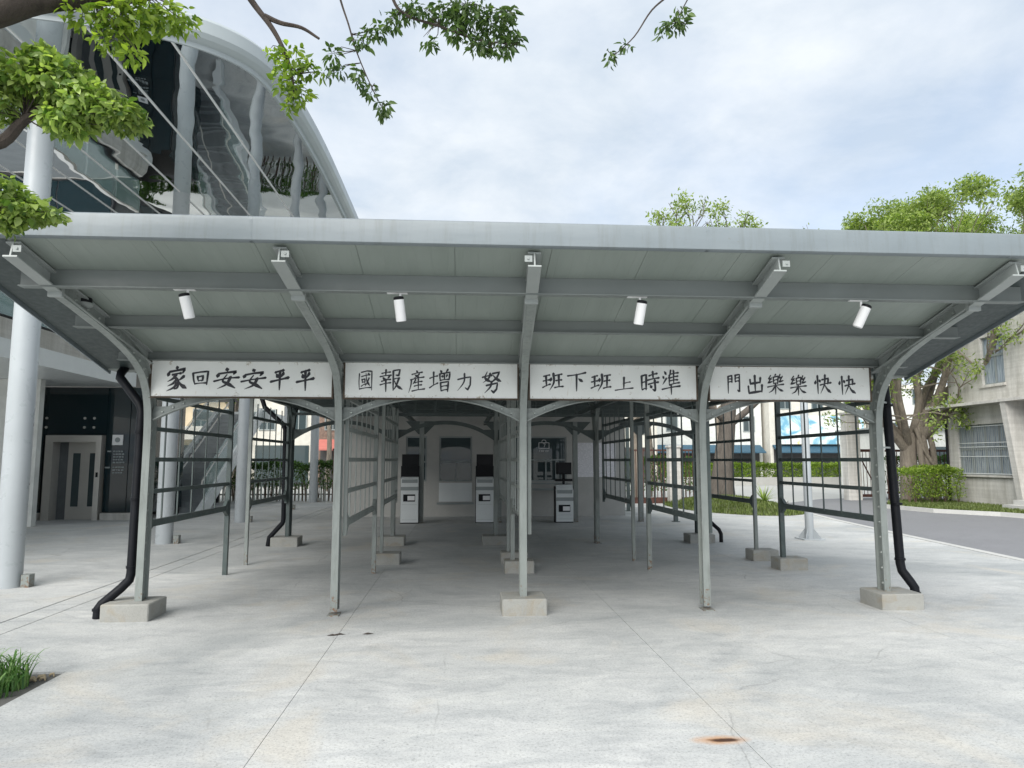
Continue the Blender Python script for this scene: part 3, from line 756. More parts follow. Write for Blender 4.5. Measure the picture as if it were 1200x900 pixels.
# gutter downpipes
def pipe(pts,r,mat,clamps=()):
    P=[]; 
    o=MB().tube(pts,r,14).build('downpipe',mat,sh,smooth=True)
    for (x,y,z) in clamps:
        MB().tube([(x,y,z-.012),(x,y,z+.012)],r*1.18,14).build('pipe_clamp',mat,o,smooth=True)
    return o
pipe([(-3.74,8.1,2.62),(-3.74,8.02,2.56),(-3.72,7.95,2.50),(-3.46,7.88,2.20),(-3.425,7.85,2.12),(-3.42,7.83,2.0),(-3.42,7.80,.44),(-3.43,7.79,.37),(-3.50,7.77,.29),(-3.66,7.72,.14),(-3.685,7.71,.10),(-3.69,7.71,.004)],0.046,M['pipe'],[(-3.42,7.81,1.2),(-3.42,7.82,1.9),(-3.42,7.80,.50),(-3.69,7.71,.09)])
pipe([(5.02,8.12,2.62),(5.03,8.1,2.4),(5.05,8.03,.42),(5.06,8.02,.34),(5.13,7.98,.22),(5.16,7.96,.16),(5.165,7.96,.004)],0.050,M['pipe'],[(5.035,8.07,2.25),(5.05,8.03,1.1),(5.05,8.03,.47),(5.165,7.96,.10)])
pipe([(-3.86,13.95,2.80),(-3.80,13.95,2.62),(-3.42,13.9,2.28),(-3.385,13.9,2.18),(-3.36,13.9,.50),(-3.38,13.9,.42),(-3.60,13.85,.16),(-3.62,13.85,.004)],0.045,M['pipe'])
pipe([(4.95,14.1,2.8),(4.93,14.1,.45),(4.95,14.05,.38),(5.08,13.95,.24),(5.1,13.9,.16),(5.1,13.9,.004)],0.038,M['pipe'])
MB().bar((5.03,8.06,1.75),(4.73,7.8,1.75),.02,.02).build('pipe_bracket',M['steel_lt'],sh)
MB().bar((5.03,8.08,2.28),(4.73,7.8,2.28),.02,.02).build('pipe_bracket',M['steel_lt'],sh)
# little round sensor under the left rafter and its cable box
s1=MB(); s1.tube([(-3.36,6.42,3.03),(-3.36,6.42,2.985)],.075,16); s1.build('sensor_base',M['black'],sh,smooth=True)
s1=MB(); s1.tube([(-3.36,6.42,2.985),(-3.36,6.42,2.965),(-3.36,6.42,2.945)],[.085,.085,.06],16); s1.build('sensor',M['steel_lt'],sh,smooth=True)

# ================================================================== slogan boards with brush lettering
G={
'ping':[('h',(28,80),(70,86)),('d',(33,72),(42,56)),('p',(70,74),(56,56)),('h',(5,42),(50,45),(96,51)),('v',(51,84),(51,2))],
'an':[('d',(48,99),(54,86)),('d',(18,76),(14,58)),('k',(18,73),(50,78),(86,80),(76,66)),('n',(50,68),(36,40),(56,26),(84,2)),('p',(66,54),(50,22),(16,4)),('h',(2,40),(50,48),(98,52))],
'jia':[('d',(50,99),(55,88)),('d',(20,80),(12,62)),('k',(20,78),(55,82),(88,85),(78,70)),('h',(32,64),(70,68)),('p',(52,66),(36,50),(12,40)),('v',(42,56),(58,38),(58,12),(44,6)),('p',(52,44),(36,30),(12,20)),('p',(56,30),(40,14),(10,0)),('p',(86,56),(74,46),(60,40)),('n',(60,42),(74,20),(99,6))],
'hui':[('v',(12,84),(14,50),(22,18)),('k',(16,84),(50,90),(90,90),(84,14)),('v',(36,62),(40,38)),('k',(36,62),(66,66),(62,38)),('h',(42,38),(60,40)),('h',(22,22),(82,24))],
'guo':[('v',(10,88),(8,50),(10,8)),('k',(22,94),(60,98),(92,92),(90,2)),('h',(12,12),(86,15)),('h',(24,72),(78,77)),('v',(28,58),(30,42)),('k',(28,58),(48,60),(46,42)),('h',(30,42),(46,43)),('h',(24,26),(50,33)),('n',(54,88),(60,50),(80,22)),('p',(74,62),(60,40),(46,22)),('d',(66,88),(74,80))],
'bao':[('h',(10,84),(46,88)),('v',(28,99),(28,72)),('h',(2,69),(52,74)),('d',(16,66),(22,56)),('p',(42,68),(34,56)),('h',(10,50),(48,56)),('h',(4,34),(50,40)),('v',(28,56),(28,0)),('v',(60,92),(60,4)),('k',(60,92),(88,95),(84,70),(72,74)),('h',(62,55),(86,58)),('p',(84,58),(74,24),(58,4)),('n',(62,50),(78,24),(99,6))],
'chan':[('d',(46,99),(54,90)),('h',(22,83),(82,88)),('p',(64,82),(50,72),(34,66)),('d',(38,79),(64,66)),('h',(14,58),(92,66)),('p',(18,60),(16,30),(2,0)),('p',(42,56),(34,44),(26,38)),('h',(38,44),(80,48)),('h',(36,27),(78,31)),('h',(22,6),(96,12)),('v',(58,58),(58,10))],
'zeng':[('h',(2,64),(36,72)),('v',(20,92),(20,34)),('h',(0,24),(38,42)),('d',(50,97),(56,86)),('p',(86,99),(76,84)),('v',(46,80),(48,50)),('k',(46,80),(94,84),(90,50)),('h',(48,52),(88,54)),('v',(68,82),(68,52)),('d',(56,74),(60,64)),('p',(82,74),(76,64)),('v',(52,42),(54,4)),('k',(52,42),(88,44),(84,0)),('h',(54,24),(82,26)),('h',(54,6),(82,8))],
'li':[('k',(8,66),(50,72),(88,76),(84,30),(70,4),(54,16)),('p',(50,98),(44,50),(6,2))],
'nu':[('n',(26,99),(16,70),(46,50)),('p',(42,88),(34,66),(6,48)),('h',(2,74),(52,80)),('k',(54,86),(90,92),(76,66),(52,48)),('n',(58,80),(74,62),(99,46)),('k',(22,34),(80,40),(76,12),(62,0),(50,8)),('p',(50,50),(44,26),(12,0))],
'ban':[('h',(4,82),(34,87)),('h',(4,56),(32,60)),('h',(0,22),(38,36)),('v',(18,84),(18,28)),('p',(54,96),(54,46),(34,2)),('d',(42,74),(40,54)),('h',(64,84),(96,88)),('h',(66,54),(94,58)),('h',(60,16),(99,21)),('v',(80,86),(80,20))],
'xia':[('h',(2,82),(50,86),(98,92)),('v',(48,86),(48,0)),('d',(60,64),(80,48))],
'shang':[('v',(48,94),(46,14)),('h',(50,54),(82,62)),('h',(2,8),(50,14),(98,18))],
'shi':[('v',(8,82),(10,16)),('k',(8,82),(34,87),(32,14)),('h',(10,50),(32,52)),('h',(10,18),(32,20)),('h',(46,81),(90,88)),('v',(68,99),(68,66)),('h',(40,61),(99,68)),('h',(42,39),(96,46)),('v',(78,60),(78,8),(64,14)),('d',(52,36),(60,20))],
'zhun':[('d',(14,96),(24,84)),('d',(4,78),(14,66)),('p',(26,68),(4,42)),('p',(50,99),(42,78),(30,64)),('v',(40,80),(40,38)),('d',(62,99),(66,88)),('h',(42,82),(90,87)),('h',(42,68),(86,72)),('h',(42,54),(86,58)),('h',(40,39),(94,44)),('v',(64,84),(64,42)),('h',(2,22),(98,31)),('v',(50,38),(50,-2))],
'men':[('v',(12,94),(12,2)),('k',(12,93),(38,95),(37,58)),('h',(12,76),(37,78)),('h',(12,60),(37,62)),('v',(60,94),(60,60)),('k',(60,94),(90,97),(88,6),(74,14)),('h',(60,78),(87,80)),('h',(60,62),(87,64))],
'chu':[('v',(50,99),(50,10)),('k',(20,80),(22,54),(80,58)),('v',(82,84),(80,54)),('k',(8,42),(12,6),(90,10)),('v',(92,44),(90,2))],
'le':[('p',(54,99),(46,88)),('v',(38,84),(40,50)),('k',(38,84),(66,87),(63,50)),('h',(40,68),(62,70)),('h',(40,52),(62,53)),('k',(24,96),(8,80),(28,76)),('k',(28,84),(6,58),(32,62)),('k',(80,96),(70,78),(90,79)),('k',(92,86),(72,58),(97,62)),('h',(2,38),(98,43)),('v',(50,48),(50,-2)),('p',(44,36),(30,18),(8,8)),('n',(56,36),(72,18),(94,8))],
'kuai':[('v',(20,98),(20,0)),('d',(8,74),(3,54)),('d',(29,78),(37,64)),('k',(46,74),(84,79),(82,50)),('h',(36,47),(99,54)),('p',(64,99),(60,50),(36,2)),('n',(62,46),(76,22),(98,2))],
}
PROF={'h':[.85,.62,.55,.62,1.05],'v':[1.0,.8,.75,.65,.35],'p':[1.0,.9,.75,.5,.12],'n':[.35,.55,.85,1.25,.35],'d':[.3,.8,1.15,1.1,.5],'k':[.75,.65,.8,.95,.5]}
def glyph(name,cx,cz,w,h,y,parent,mat,tilt=0.0,heavy=1.0,seed=0):
    m=MB(); r2=random.Random(seed)
    for si,st in enumerate(G[name]):
        kind,pts=st[0],st[1:]
        pts=[(p[0]+r2.uniform(-1.5,1.5),p[1]+r2.uniform(-1.5,1.5)) for p in pts]
        if kind=='h' and len(pts)==2: pts=[pts[0],((pts[0][0]+pts[1][0])/2,(pts[0][1]+pts[1][1])/2+1.5),pts[1]]
        if len(pts)==2: c=[tuple(np.array(pts[0])+(np.array(pts[1])-np.array(pts[0]))*k/6) for k in range(7)]
        elif kind=='k':
            c=[]
            for a,b in zip(pts,pts[1:]):
                for k in range(5): c.append((a[0]+(b[0]-a[0])*k/5,a[1]+(b[1]-a[1])*k/5))
            c.append(pts[-1])
        else: c=catmull(pts,6)
        n=len(c); W=12.6*heavy*(0.82 if len(G[name])>10 else 1.05 if len(G[name])>5 else 1.25)
        if kind=='h': W*=.85
        vs=[]
        pr=PROF[kind]
        for i,p in enumerate(c):
            a=c[max(0,i-1)]; b=c[min(n-1,i+1)]; L=math.hypot(b[0]-a[0],b[1]-a[1]) or 1
            t=i/(n-1)*4; j=min(3,int(t)); f=pr[j]+(pr[j+1]-pr[j])*(t-j)
            nx,ny=-(b[1]-a[1])/L,(b[0]-a[0])/L; ww=W*f/2
            for s in (1,-1):
                gx=p[0]+nx*ww*s; gz=p[1]+ny*ww*s
                # calligraphic slant: rising to the right
                X=(gx-50)/100; Z=(gz-50)/100+tilt*X
                vs.append((cx+X*w,y-0.0002*si,cz+Z*h))
        fs=[(2*i,2*i+1,2*i+3,2*i+2) for i in range(n-1)]
        # rounded start and end tips
        k=len(vs)
        a,b=Vector(vs[0]),Vector(vs[1]); e,f_=Vector(vs[-2]),Vector(vs[-1])
        d0=(Vector(vs[0])+Vector(vs[1])-Vector(vs[2])-Vector(vs[3])); d0=d0.normalized()*(a-b).length*.45 if d0.length>1e-6 else d0
        d1=(Vector(vs[-1])+Vector(vs[-2])-Vector(vs[-3])-Vector(vs[-4])); d1=d1.normalized()*(e-f_).length*.45 if d1.length>1e-6 else d1
        vs.append(tuple((a+b)/2+d0)); vs.append(tuple((e+f_)/2+d1))
        fs+=[(1,0,k),(2*n-2,2*n-1,k+1)]
        m.add(vs,fs)
    return m.build('character',mat,parent)
signs=[
 (-3.255,-1.385,[('jia',.136),('hui',.268),('an',.412),('an',.560),('ping',.705),('ping',.848)],'ink','white slogan board reading 家回安安平平, at far left above the first arch',1.0,(2.265,2.655)),
 (-1.255,0.595,[('guo',.118),('bao',.264),('chan',.413),('zeng',.549),('li',.690),('nu',.847)],'ink_worn','white slogan board reading 國報產增力努, left of the centre column',0.95,(2.262,2.652)),
 (0.725,2.575,[('ban',.137),('xia',.280),('ban',.424),('shang',.563),('shi',.716),('zhun',.846)],'ink_worn','white slogan board reading 班下班上時準, right of the centre column',1.0,(2.262,2.645)),
 (2.72,4.565,[('men',.150),('chu',.282),('le',.408),('le',.550),('kuai',.702),('kuai',.855)],'ink_worn','white slogan board reading 門出樂樂快快, at far right beside the end column',1.0,(2.265,2.640)),
]
for q,(xa,xb,chs,ink,lab,heavy,(za,zb)) in enumerate(signs):
    s=thing('slogan_sign',lab,'sign',((xa+xb)/2,7.66,za),'slogan boards above the arches')
    bx(xa,xb,7.632,7.655,za,zb).build('board',M['board'],s)
    f=MB()
    f.box(xa-.014,xb+.014,7.626,7.66,zb-.004,zb+.013); f.box(xa-.014,xb+.014,7.626,7.66,za-.013,za+.004)
    f.box(xa-.014,xa+.004,7.6255,7.6605,za+.004,zb-.004); f.box(xb-.004,xb+.014,7.6255,7.6605,za+.004,zb-.004)
    f.build('frame',M['rust'],s)
    for j,(g_,fr) in enumerate(chs):
        sz={'jia':(.22,.25),'hui':(.185,.175),'an':(.255,.215),'ping':(.19,.24),'guo':(.155,.21),'bao':(.235,.23),'chan':(.175,.225),'zeng':(.225,.235),'li':(.165,.185),'nu':(.20,.225),
            'ban':(.215,.19),'xia':(.20,.20),'shang':(.20,.15),'shi':(.205,.22),'zhun':(.20,.255),'men':(.15,.19),'chu':(.17,.185),'le':(.175,.20),'kuai':(.175,.19)}[g_]
        if q==3 and j==1: pass
        cx=xa+(xb-xa)*fr; cz=(za+zb)/2+[.0,-.004,0.0,-.01][q]+rnd.uniform(-.006,.006)
        if g_=='shang': cz-=.015
        if g_=='li': cz-=.005
        kk=1.10 if q==3 else 1.04
        glyph(g_,cx,cz,sz[0]*kk,sz[1]*kk,7.6305,s,M[ink],0.08,heavy*(1.05 if q==0 else 1.0)*(1.0 if g_ not in('xia','shang','li') else .85),seed=q*10+j)

# ================================================================== lattice barriers
def barrier(X, ya, yb, post_at, foot, mat, pmat, label, post_w=0.055, footw=0.42):
    """lattice gate panel running in depth from ya to yb at x = X; its free post stands at post_at"""
    t=thing('lattice_barrier',label,'barrier',(X,post_at,0),'lattice barriers between the lanes')
    z0=0.165 if foot else 0.0
    po=bx(X-post_w/2,X+post_w/2,post_at-.03,post_at+.03,z0,2.62).build('post',pmat,t)
    if foot: MB().cbox(X-.12,X+footw-.12,post_at-.17,post_at+.17,-0.002,0.17,0.010).build('footing',M['footing'],t)
    lo,hi=min(ya,yb),max(ya,yb)
    for k,z in enumerate((0.93,1.27,1.61,1.94,2.28)):
        h=0.072 if k==0 else 0.046
        MB().box(X-.016,X+.016,lo,hi,z-h/2,z+h/2).build('rail',mat,t)
    n=6
    for k in range(1,n):
        y=lo+(hi-lo)*k/n
        MB().box(X-.031,X-.0165,y-.009,y+.009,0.94,2.52).build('bar',mat,t)
    # end plates and corner brackets
    for ye,s in ((lo,1),(hi,-1)):
        MB().prism([(ye,0.82),(ye+s*.05,0.85),(ye+s*.12,0.895),(ye+s*.12,0.97),(ye+s*.06,1.02),(ye,1.05)],X-.022,X+.022,'x').build('bracket',mat,t)
    MB().box(X-.02,X+.02,ya-.022 if ya<yb else ya-.022,ya+.022,0.80,2.60).build('stile',mat,t)
    return t
dk,md,lt='steel_dk','steel','steel'
specs=[('far left lane',-3.32,False,False,'steel_dk'),('second lane from the left',-1.25,False,True,'steel'),('centre lane',0.74,True,True,'steel'),('fourth lane from the left',2.76,False,False,'steel_dk'),('far right lane',4.78,True,True,'steel_dk')]
fl=['leftmost front lattice barrier, in front of the stairs and fixed behind the first column',
    'front lattice barrier behind the bare-footed second column from the left',
    'front lattice barrier behind the centre column, its post on a concrete block',
    'front lattice barrier behind the fourth column, before the brown gate',
    'rightmost front lattice barrier, its dark post on a concrete block beside the road']
rl=['leftmost rear lattice barrier joined to the black column with the bent pipe',
    'rear lattice barrier before the leftmost kiosk, post on a concrete block',
    'rear lattice barrier behind the centre column, post on a small block',
    'rear lattice barrier right of the wall notices, post without a block',
    'rightmost rear lattice barrier, its pale post on a block before the grass mound']
for i,(nm,X,f1,f2,mt) in enumerate(specs):
    barrier(X,7.86,10.45,10.48,f1,M[mt],M['steel_dk'] if i in (0,4) else M['steel'],fl[i],0.06 if i!=4 else 0.065)
    barrier(X,13.84,11.48,11.45,f2,M[mt],M['steel'],rl[i],0.05)

# ================================================================== track spotlights
def spot(X,Y,Z,tilt,label,ref=None):
    if ref is None:
        t=thing('spotlight',label,'spotlight',(X,Y,Z),'white spotlights under the canopy')
        bx(X-.11,X+.06,Y-.02,Y+.02,Z-.006,Z-.0005).build('mounting_plate',M['white_lamp'],t)
        MB().tube([(X,Y,Z-.006),(X,Y,Z-.06)],.01,8).build('stem',M['white_lamp'],t)
        b=MB().tube([(0,0,.088),(0,0,-.088),(0,0,-.096)],[.043,.043,.038],20)
        o=b.build('lamp_body',M['white_lamp'],None,smooth=True); o.parent=t
        e=MB().tube([(0,0,.0885),(0,0,.108),(0,0,.115)],[.043,.043,.030],18).build('lamp_end',M['black'],None,smooth=True); e.parent=o
        o.location=(0,0,-.145)
        o.rotation_euler=(R(12),tilt,0)
        return t
    c=copy_thing(ref,(X,Y,Z),label)
    for ch in c.children:
        if ch.name.startswith('lamp_body'): ch.rotation_euler=(R(12),tilt,0)
    return c
zp=roof_z(5.92)-.15
s0=spot(-2.27,5.92,zp,R(-12),'white tube spotlight above the leftmost slogan board')
spot(-.53,5.92,zp,R(-7),'white tube spotlight above the second slogan board, just left of centre',s0)
spot(1.52,5.92,zp,R(8),'white tube spotlight above the third slogan board, right of the centre rafter',s0)
spot(3.50,5.92,zp,R(22),'white tube spotlight tilted most, above the rightmost slogan board',s0)

# ================================================================== ticket office behind the lanes
of=thing('ticket_office','low dark concrete ticket office at the back of the canopy with service windows','building',(0.7,22.5,0))
OX0,OX1,OY=-3.45,4.78,20.8
# wall with window openings (pieces between openings butt together)
ops=[(-1.62,-1.02,1.0,2.3),(-.66,.29,1.0,2.3),(1.45,3.06,0.99,2.3)]
w=MB(); xs=OX0
for a,b,c,d in ops:
    w.box(xs,a,OY,OY+.25,-.12,3.05); w.box(a,b,OY,OY+.25,-.12,c); w.box(a,b,OY,OY+.25,d,3.05); xs=b
w.box(xs,OX1,OY,OY+.25,-.12,3.05)
w.box(OX0,OX0+.25,OY+.25,26,-.12,3.05); w.box(OX1-.25,OX1,OY+.25,26,-.12,3.05); w.box(OX0,OX1,26,26.25,-.12,3.05)
w.build('wall',M['wall_conc'],of)
bx(OX0-.1,OX1+.1,OY+.0,26.35,3.055,3.25).build('roof',M['wall_conc'],of)
bx(OX0+.26,OX1-.26,OY+1.3,OY+1.35,0,3.0).build('inner_wall',M['shop_dark'],of)
def window(par,a,b,c,d,y,transom,mullions_low,fr=M['grey_metal'],gl=M['glass_win'],t=.045,depth=.06):
    f=MB()
    f.box(a,b,y,y+depth,c,c+t); f.box(a,b,y,y+depth,d-t,d); f.box(a,a+t,y,y+depth,c+t,d-t); f.box(b-t,b,y,y+depth,c+t,d-t)
    f.box(a+t,b-t,y,y+depth,transom-t/2,transom+t/2)
    for x in mullions_low: f.box(x-t/2,x+t/2,y,y+depth,c+t,transom-t/2)
    W=f.build('window',fr,par)
    bx(a+t,b-t,y+.02,y+.03,transom+t/2,d-t).build('pane',gl,W)
    e=[a+t/2]+list(mullions_low)+[b-t/2]
    for p,q in zip(e,e[1:]): bx(p+t/2,q-t/2,y+.024,y+.034,c+t,transom-t/2).build('pane',gl,W)
    return W
window(of,-1.62,-1.02,1.0,2.3,OY+.03,1.56,[-1.32])
window(of,-.66,.29,1.0,2.3,OY+.03,1.56,[-.18])
W3=window(of,1.45,3.06,.99,2.3,OY+.03,1.62,[1.88,2.45,2.75])
MB().box(1.83,1.90,OY+.028,OY+.092,1.64,2.26).build('mullion',M['grey_metal'],W3)
bx(-.66,.29,OY-.02,OY-.002,.42,.96).build('wall_board',M['white_metal'],of)
bx(-.72,.35,OY-.03,OY-.002,.34,.40).build('wall_ledge',M['grey_metal'],of)
bx(1.4,3.0,OY-.22,OY-.002,.74,.80).build('counter',M['grey_metal'],of)
bx(1.4,3.1,OY-.06,OY-.002,.91,.96).build('window_sill',M['grey_metal'],of)
for a,b in ((3.37,3.88),(3.97,4.52)):
    bx(a,b,OY-.012,OY-.003,1.12,2.12).build('notice',M['notice'],of)
# bag shaped mark with a 7 and a small caption on the service window
mk=MB()
def ln(m,p,q,wd,y): m.bar((p[0],y,p[1]),(q[0],y,q[1]),.002,wd,(0,0,1)) if abs(p[1]-q[1])<abs(p[0]-q[0]) else m.bar((p[0],y,p[1]),(q[0],y,q[1]),.002,wd,(1,0,0))
yb=OY+.045
bxs=[(2.25,1.95),(2.25,2.12),(2.55,2.12),(2.55,1.95)]
for p,q in zip(bxs,bxs[1:]+bxs[:1]): ln(mk,p,q,.014,yb)
hp=[(2.34,2.13),(2.34,2.17),(2.37,2.20),(2.43,2.20),(2.46,2.17),(2.46,2.13)]
for p,q in zip(hp,hp[1:]): ln(mk,p,q,.012,yb)
for p,q in (((2.37,2.09),(2.44,2.09)),((2.44,2.09),(2.40,1.985))): ln(mk,p,q,.014,yb)
mk.build('window_mark',M['white_lamp'],W3)
cap=MB()
x=2.26
for k in range(5):
    for p,q in [((0,0),(0,.05)),((0,.05),(.035,.05)),((0,.025),(.03,.025)),((.035,.05),(.035,0))][:3+(k%2)]:
        ln(cap,(x+p[0],1.85+p[1]),(x+q[0],1.85+q[1]),.008,yb)
    x+=.062
cap.build('window_caption',M['white_lamp'],W3)

# ================================================================== ticket kiosks
def kiosk(X,Y,label,low=False,ref=None):
    if ref is not None: return copy_thing(ref,(X,Y,0),label)
    t=thing('ticket_kiosk',label,'kiosk',(X,Y,0),'white ticket kiosks')
    H=1.55 if low else 1.74
    bx(X-.235,X+.235,Y+.08,Y+.42,0,H-.62 if low else 1.22).build('cabinet_back',M['black'],t)
    b=MB(); b.cbox(X-.225,X+.225,Y,Y+.42,0.03,.86 if low else 1.14,.008)
    b.prism([(Y+.02,.86 if low else 1.14),(Y+.42,.86 if low else 1.14),(Y+.42,1.0 if low else 1.20),(Y+.10,.97 if low else 1.195)],X-.22,X+.22,'x')
    body=b.build('cabinet',M['white_metal'],t)
    zt=(.86 if low else 1.14)
    bx(X-.20,X+.20,Y-.012,Y-.001,zt-.11,zt-.02).build('tray',M['grey_metal'],body)
    bx(X-.225,X+.225,Y-.006,Y-.001,zt-.30,zt-.21).build('trim_band',M['grey_metal'],body)
    sl_=bx(X-.16,X+.14,Y-.008,Y-.001,zt-.58,zt-.40).build('slot_panel',M['black'],body)
    bx(X-.05,X+.13,Y-.014,Y-.009,zt-.55,zt-.44).build('sticker',M['white_lamp'],body)
    bx(X-.19,X+.19,Y-.004,Y-.001,.10,.104).build('door_seam',M['grey_metal'],body)
    bx(X-.19,X+.19,Y-.004,Y-.001,zt-.66,zt-.656).build('door_seam',M['grey_metal'],body)
    m=MB()
    if low:
        m.box(X-.20,X+.20,Y+.12,Y+.22,1.24,1.55); m.box(X-.03,X+.03,Y+.18,Y+.24,.98,1.26)
        m.box(X-.22,X+.22,Y+.10,Y+.34,1.06,1.12)
    else:
        m.box(X-.235,X+.235,Y+.10,Y+.34,1.215,1.46); m.box(X-.215,X+.215,Y+.12,Y+.24,1.46,1.76)
    m.build('monitor',M['black'],t)
    if low: bx(X-.17,X+.17,Y+.112,Y+.119,1.27,1.52).build('screen',M['screen'],t)
    else: bx(X-.19,X+.19,Y+.112,Y+.119,1.49,1.73).build('screen',M['screen'],t)
    return t
k0=kiosk(.59,18.45,'white and black ticket kiosk in the middle, beside the board under the office window')
kiosk(-1.33,18.45,'white ticket kiosk furthest left, partly behind the lattice barrier',ref=k0)
kiosk(2.66,18.45,'shorter white ticket kiosk with a tilted small screen, nearest the wall notices',True)

# ================================================================== elevated hall with mirror soffit (upper left)
eh=thing('elevated_hall','raised oval hall with white rim and mirror-polished soffit on round pillars','building',(-5.75,19,0))
half=[(-5.75,8.52),(-5.25,8.55),(-4.75,8.63),(-4.25,8.74),(-3.8,8.90),(-3.35,9.17),(-3.03,9.55),(-2.86,10.1),(-2.77,11.0),(-2.70,12.5),(-2.68,15.0),(-2.68,20.0),(-2.68,32.0)]
hc=catmull(half,4)
outline=hc+[(-11.5-x,y) for x,y in hc[::-1]][:-1]
SZ=7.0
n=len(outline)
def offs(d):
    out=[]
    for i in range(n):
        a=outline[(i-1)%n]; b=outline[(i+1)%n]; L=math.hypot(b[0]-a[0],b[1]-a[1]) or 1
        out.append((outline[i][0]+(b[1]-a[1])/L*d,outline[i][1]-(b[0]-a[0])/L*d))
    return out
# soffit in plates along depth, edges meet at bright cover strips
strips=[-8.52,-7.6,-6.68,-5.73,-4.73,-3.79]
def clipx(poly,x0,x1):
    def cl(P,f,inter):
        out=[]
        for i in range(len(P)):
            a,b=P[i],P[(i+1)%len(P)]
            if f(a): out.append(a)
            if f(a)!=f(b): out.append(inter(a,b))
        return out
    ix=lambda X: (lambda a,b:(X,a[1]+(b[1]-a[1])*(X-a[0])/(b[0]-a[0])))
    P=cl(poly,lambda p:p[0]>=x0,ix(x0)); return cl(P,lambda p:p[0]<=x1,ix(x1))
ed=[-20]+strips+[20]
for a,b in zip(ed,ed[1:]):
    P=clipx(outline,a,b)
    MB().prism(P,SZ,SZ+.04).build('soffit_plate',M['mirror'],eh)
for x in strips:
    ys=[p for p in outline]
    y0=min(p[1] for p in clipx(outline,x-.01,x+.01))+.03
    bx(x-.014,x+.014,y0,31.9,SZ-.012,SZ-.001).build('cover_strip',M['white_lamp'],eh)
o1=offs(.02); o2=offs(.20); o3=offs(.26); o4=offs(.30)
def ringband(A,za,B,zb):
    m=MB(); m.add([(x,y,za) for x,y in A]+[(x,y,zb) for x,y in B],[(i,(i+1)%n,n+(i+1)%n,n+i) for i in range(n)]); return m
m=MB()
prof_r=[(offs(-.02),SZ-.02),(o1,SZ-.05),(offs(.05),SZ-.05),(offs(.06),SZ+.01),(offs(.10),SZ+.02),(offs(.16),SZ+.05),(offs(.20),SZ+.11),(offs(.20),SZ+.28),(offs(.15),SZ+.34),(offs(-.25),SZ+.36)]
for (A,za),(B,zb) in zip(prof_r,prof_r[1:]):
    m.add([(x,y,za) for x,y in A]+[(x,y,zb) for x,y in B],[(i,(i+1)%n,n+(i+1)%n,n+i) for i in range(n)])
m.build('rim',M['rim'],eh,smooth=True)
o5=offs(-1.3)
MB().prism(o5,SZ+.05,SZ+.50).build('upper_storey',M['glass_win'],eh)
MB().prism(offs(-1.2),SZ+.50,SZ+.62).build('roof',M['rim'],eh)
for yy in (9.67,14.44,19.24,24.05,28.3):
    p=MB(); p.tube([(-5.75,yy,0),(-5.75,yy,SZ-.001)],.158,28); po=p.build('pillar',M['pillar'],eh,smooth=True)
    bx(-5.56,-5.46,yy-.06,yy+.06,0,.16).build('socket_box',M['steel'],po)

# ================================================================== lift lobby and raised walkway (left)
wk=thing('raised_walkway','pale raised walkway slab with glass balustrade left of the canopy','walkway',(-12,14,0))
MB().prism([(-16,4),(-9.0,4),(-9.0,20.18),(-16,20.18)],3.62,4.0).build('slab',M['white_metal'],wk)
MB().prism([(-16,4),(-9.06,4),(-9.06,20.10),(-16,20.10)],4.003,4.42).build('parapet',M['wall_pale'],wk)
MB().box(-15.9,-9.13,4.1,20.0,4.423,4.44).build('deck',M['mortar'],wk)
for k in range(11):
    y=4.3+k*1.45
    bx(-9.20,-9.188,y+.02,y+1.42,4.50,5.45).build('balustrade_panel',M['glass_clear'],wk)
    bx(-9.23,-9.16,y-.03,y+.01,4.44,4.72).build('balustrade_clamp',M['stainless'],wk)
bx(-9.24,-9.15,4.3,20.1,5.452,5.50).build('handrail',M['stainless'],wk)
bx(-9.32,-9.135,4.1,20.05,4.443,4.50).build('base_channel',M['black'],wk)
lb=thing('lift_lobby','white side wall and dark glass lift shaft with a stainless lift door under the walkway','lift shaft',(-10.5,20,0))
bx(-16,-10.45,18.3,18.5,-.1,3.615).build('side_wall',M['white_wall'],lb)
bx(-16,-8.6,22.4,22.6,-.1,3.6).build('back_wall',M['shop_dark'],lb)
gx=[-12.6,-11.30]
for a,b in ((-12.6,-11.35),(-9.72,-9.1),(-9.1,-8.5)):
    bx(a+.01,b-.01,20.2,20.23,.2,3.6).build('glass_panel',M['glass_dark'],lb)
    bx(a,b,20.10,20.4,-.1,.19).build('plinth',M['wall_pale'],lb)
bx(-11.35,-9.72,20.2,20.23,2.30,3.6).build('glass_panel',M['glass_dark'],lb)
bx(-8.5,-8.47,20.2,22.4,.2,3.6).build('glass_panel',M['glass_dark'],lb)
bx(-12.5,-8.7,21.9,22.0,.2,1.2).build('inner_panel',M['beige'],lb)
for x in (-12.6,-11.35,-9.72,-9.1,-8.49):
    bx(x-.02,x+.02,20.235,20.30,.2,3.6).build('mullion',M['black'],lb)
df=MB(); df.box(-11.24,-11.04,20.08,20.5,0,2.28); df.box(-9.92,-9.78,20.08,20.5,0,2.28); df.box(-11.04,-9.92,20.08,20.5,2.10,2.28)
for k in range(7):
    y=20.3+k*1.5
    bx(-9.95,-9.92,y+.02,y+1.48,4.45,6.97).build('glass_panel',M['glass_dark'],lb)
    bx(-9.97,-9.90,y-.02,y+.015,4.45,6.97).build('mullion',M['black'],lb)
for k in range(4):
    x=-16+k*1.5
    bx(x+.02,x+1.48,20.25,20.28,4.45,6.97).build('glass_panel',M['glass_dark'],lb)
bx(-16,-9.9,20.3,32,4.15,4.44).build('upper_floor',M['shop_dark'],lb)
bx(-16,-12.5,24,31,4.45,6.97).build('lift_core',M['shop_dark'],lb)
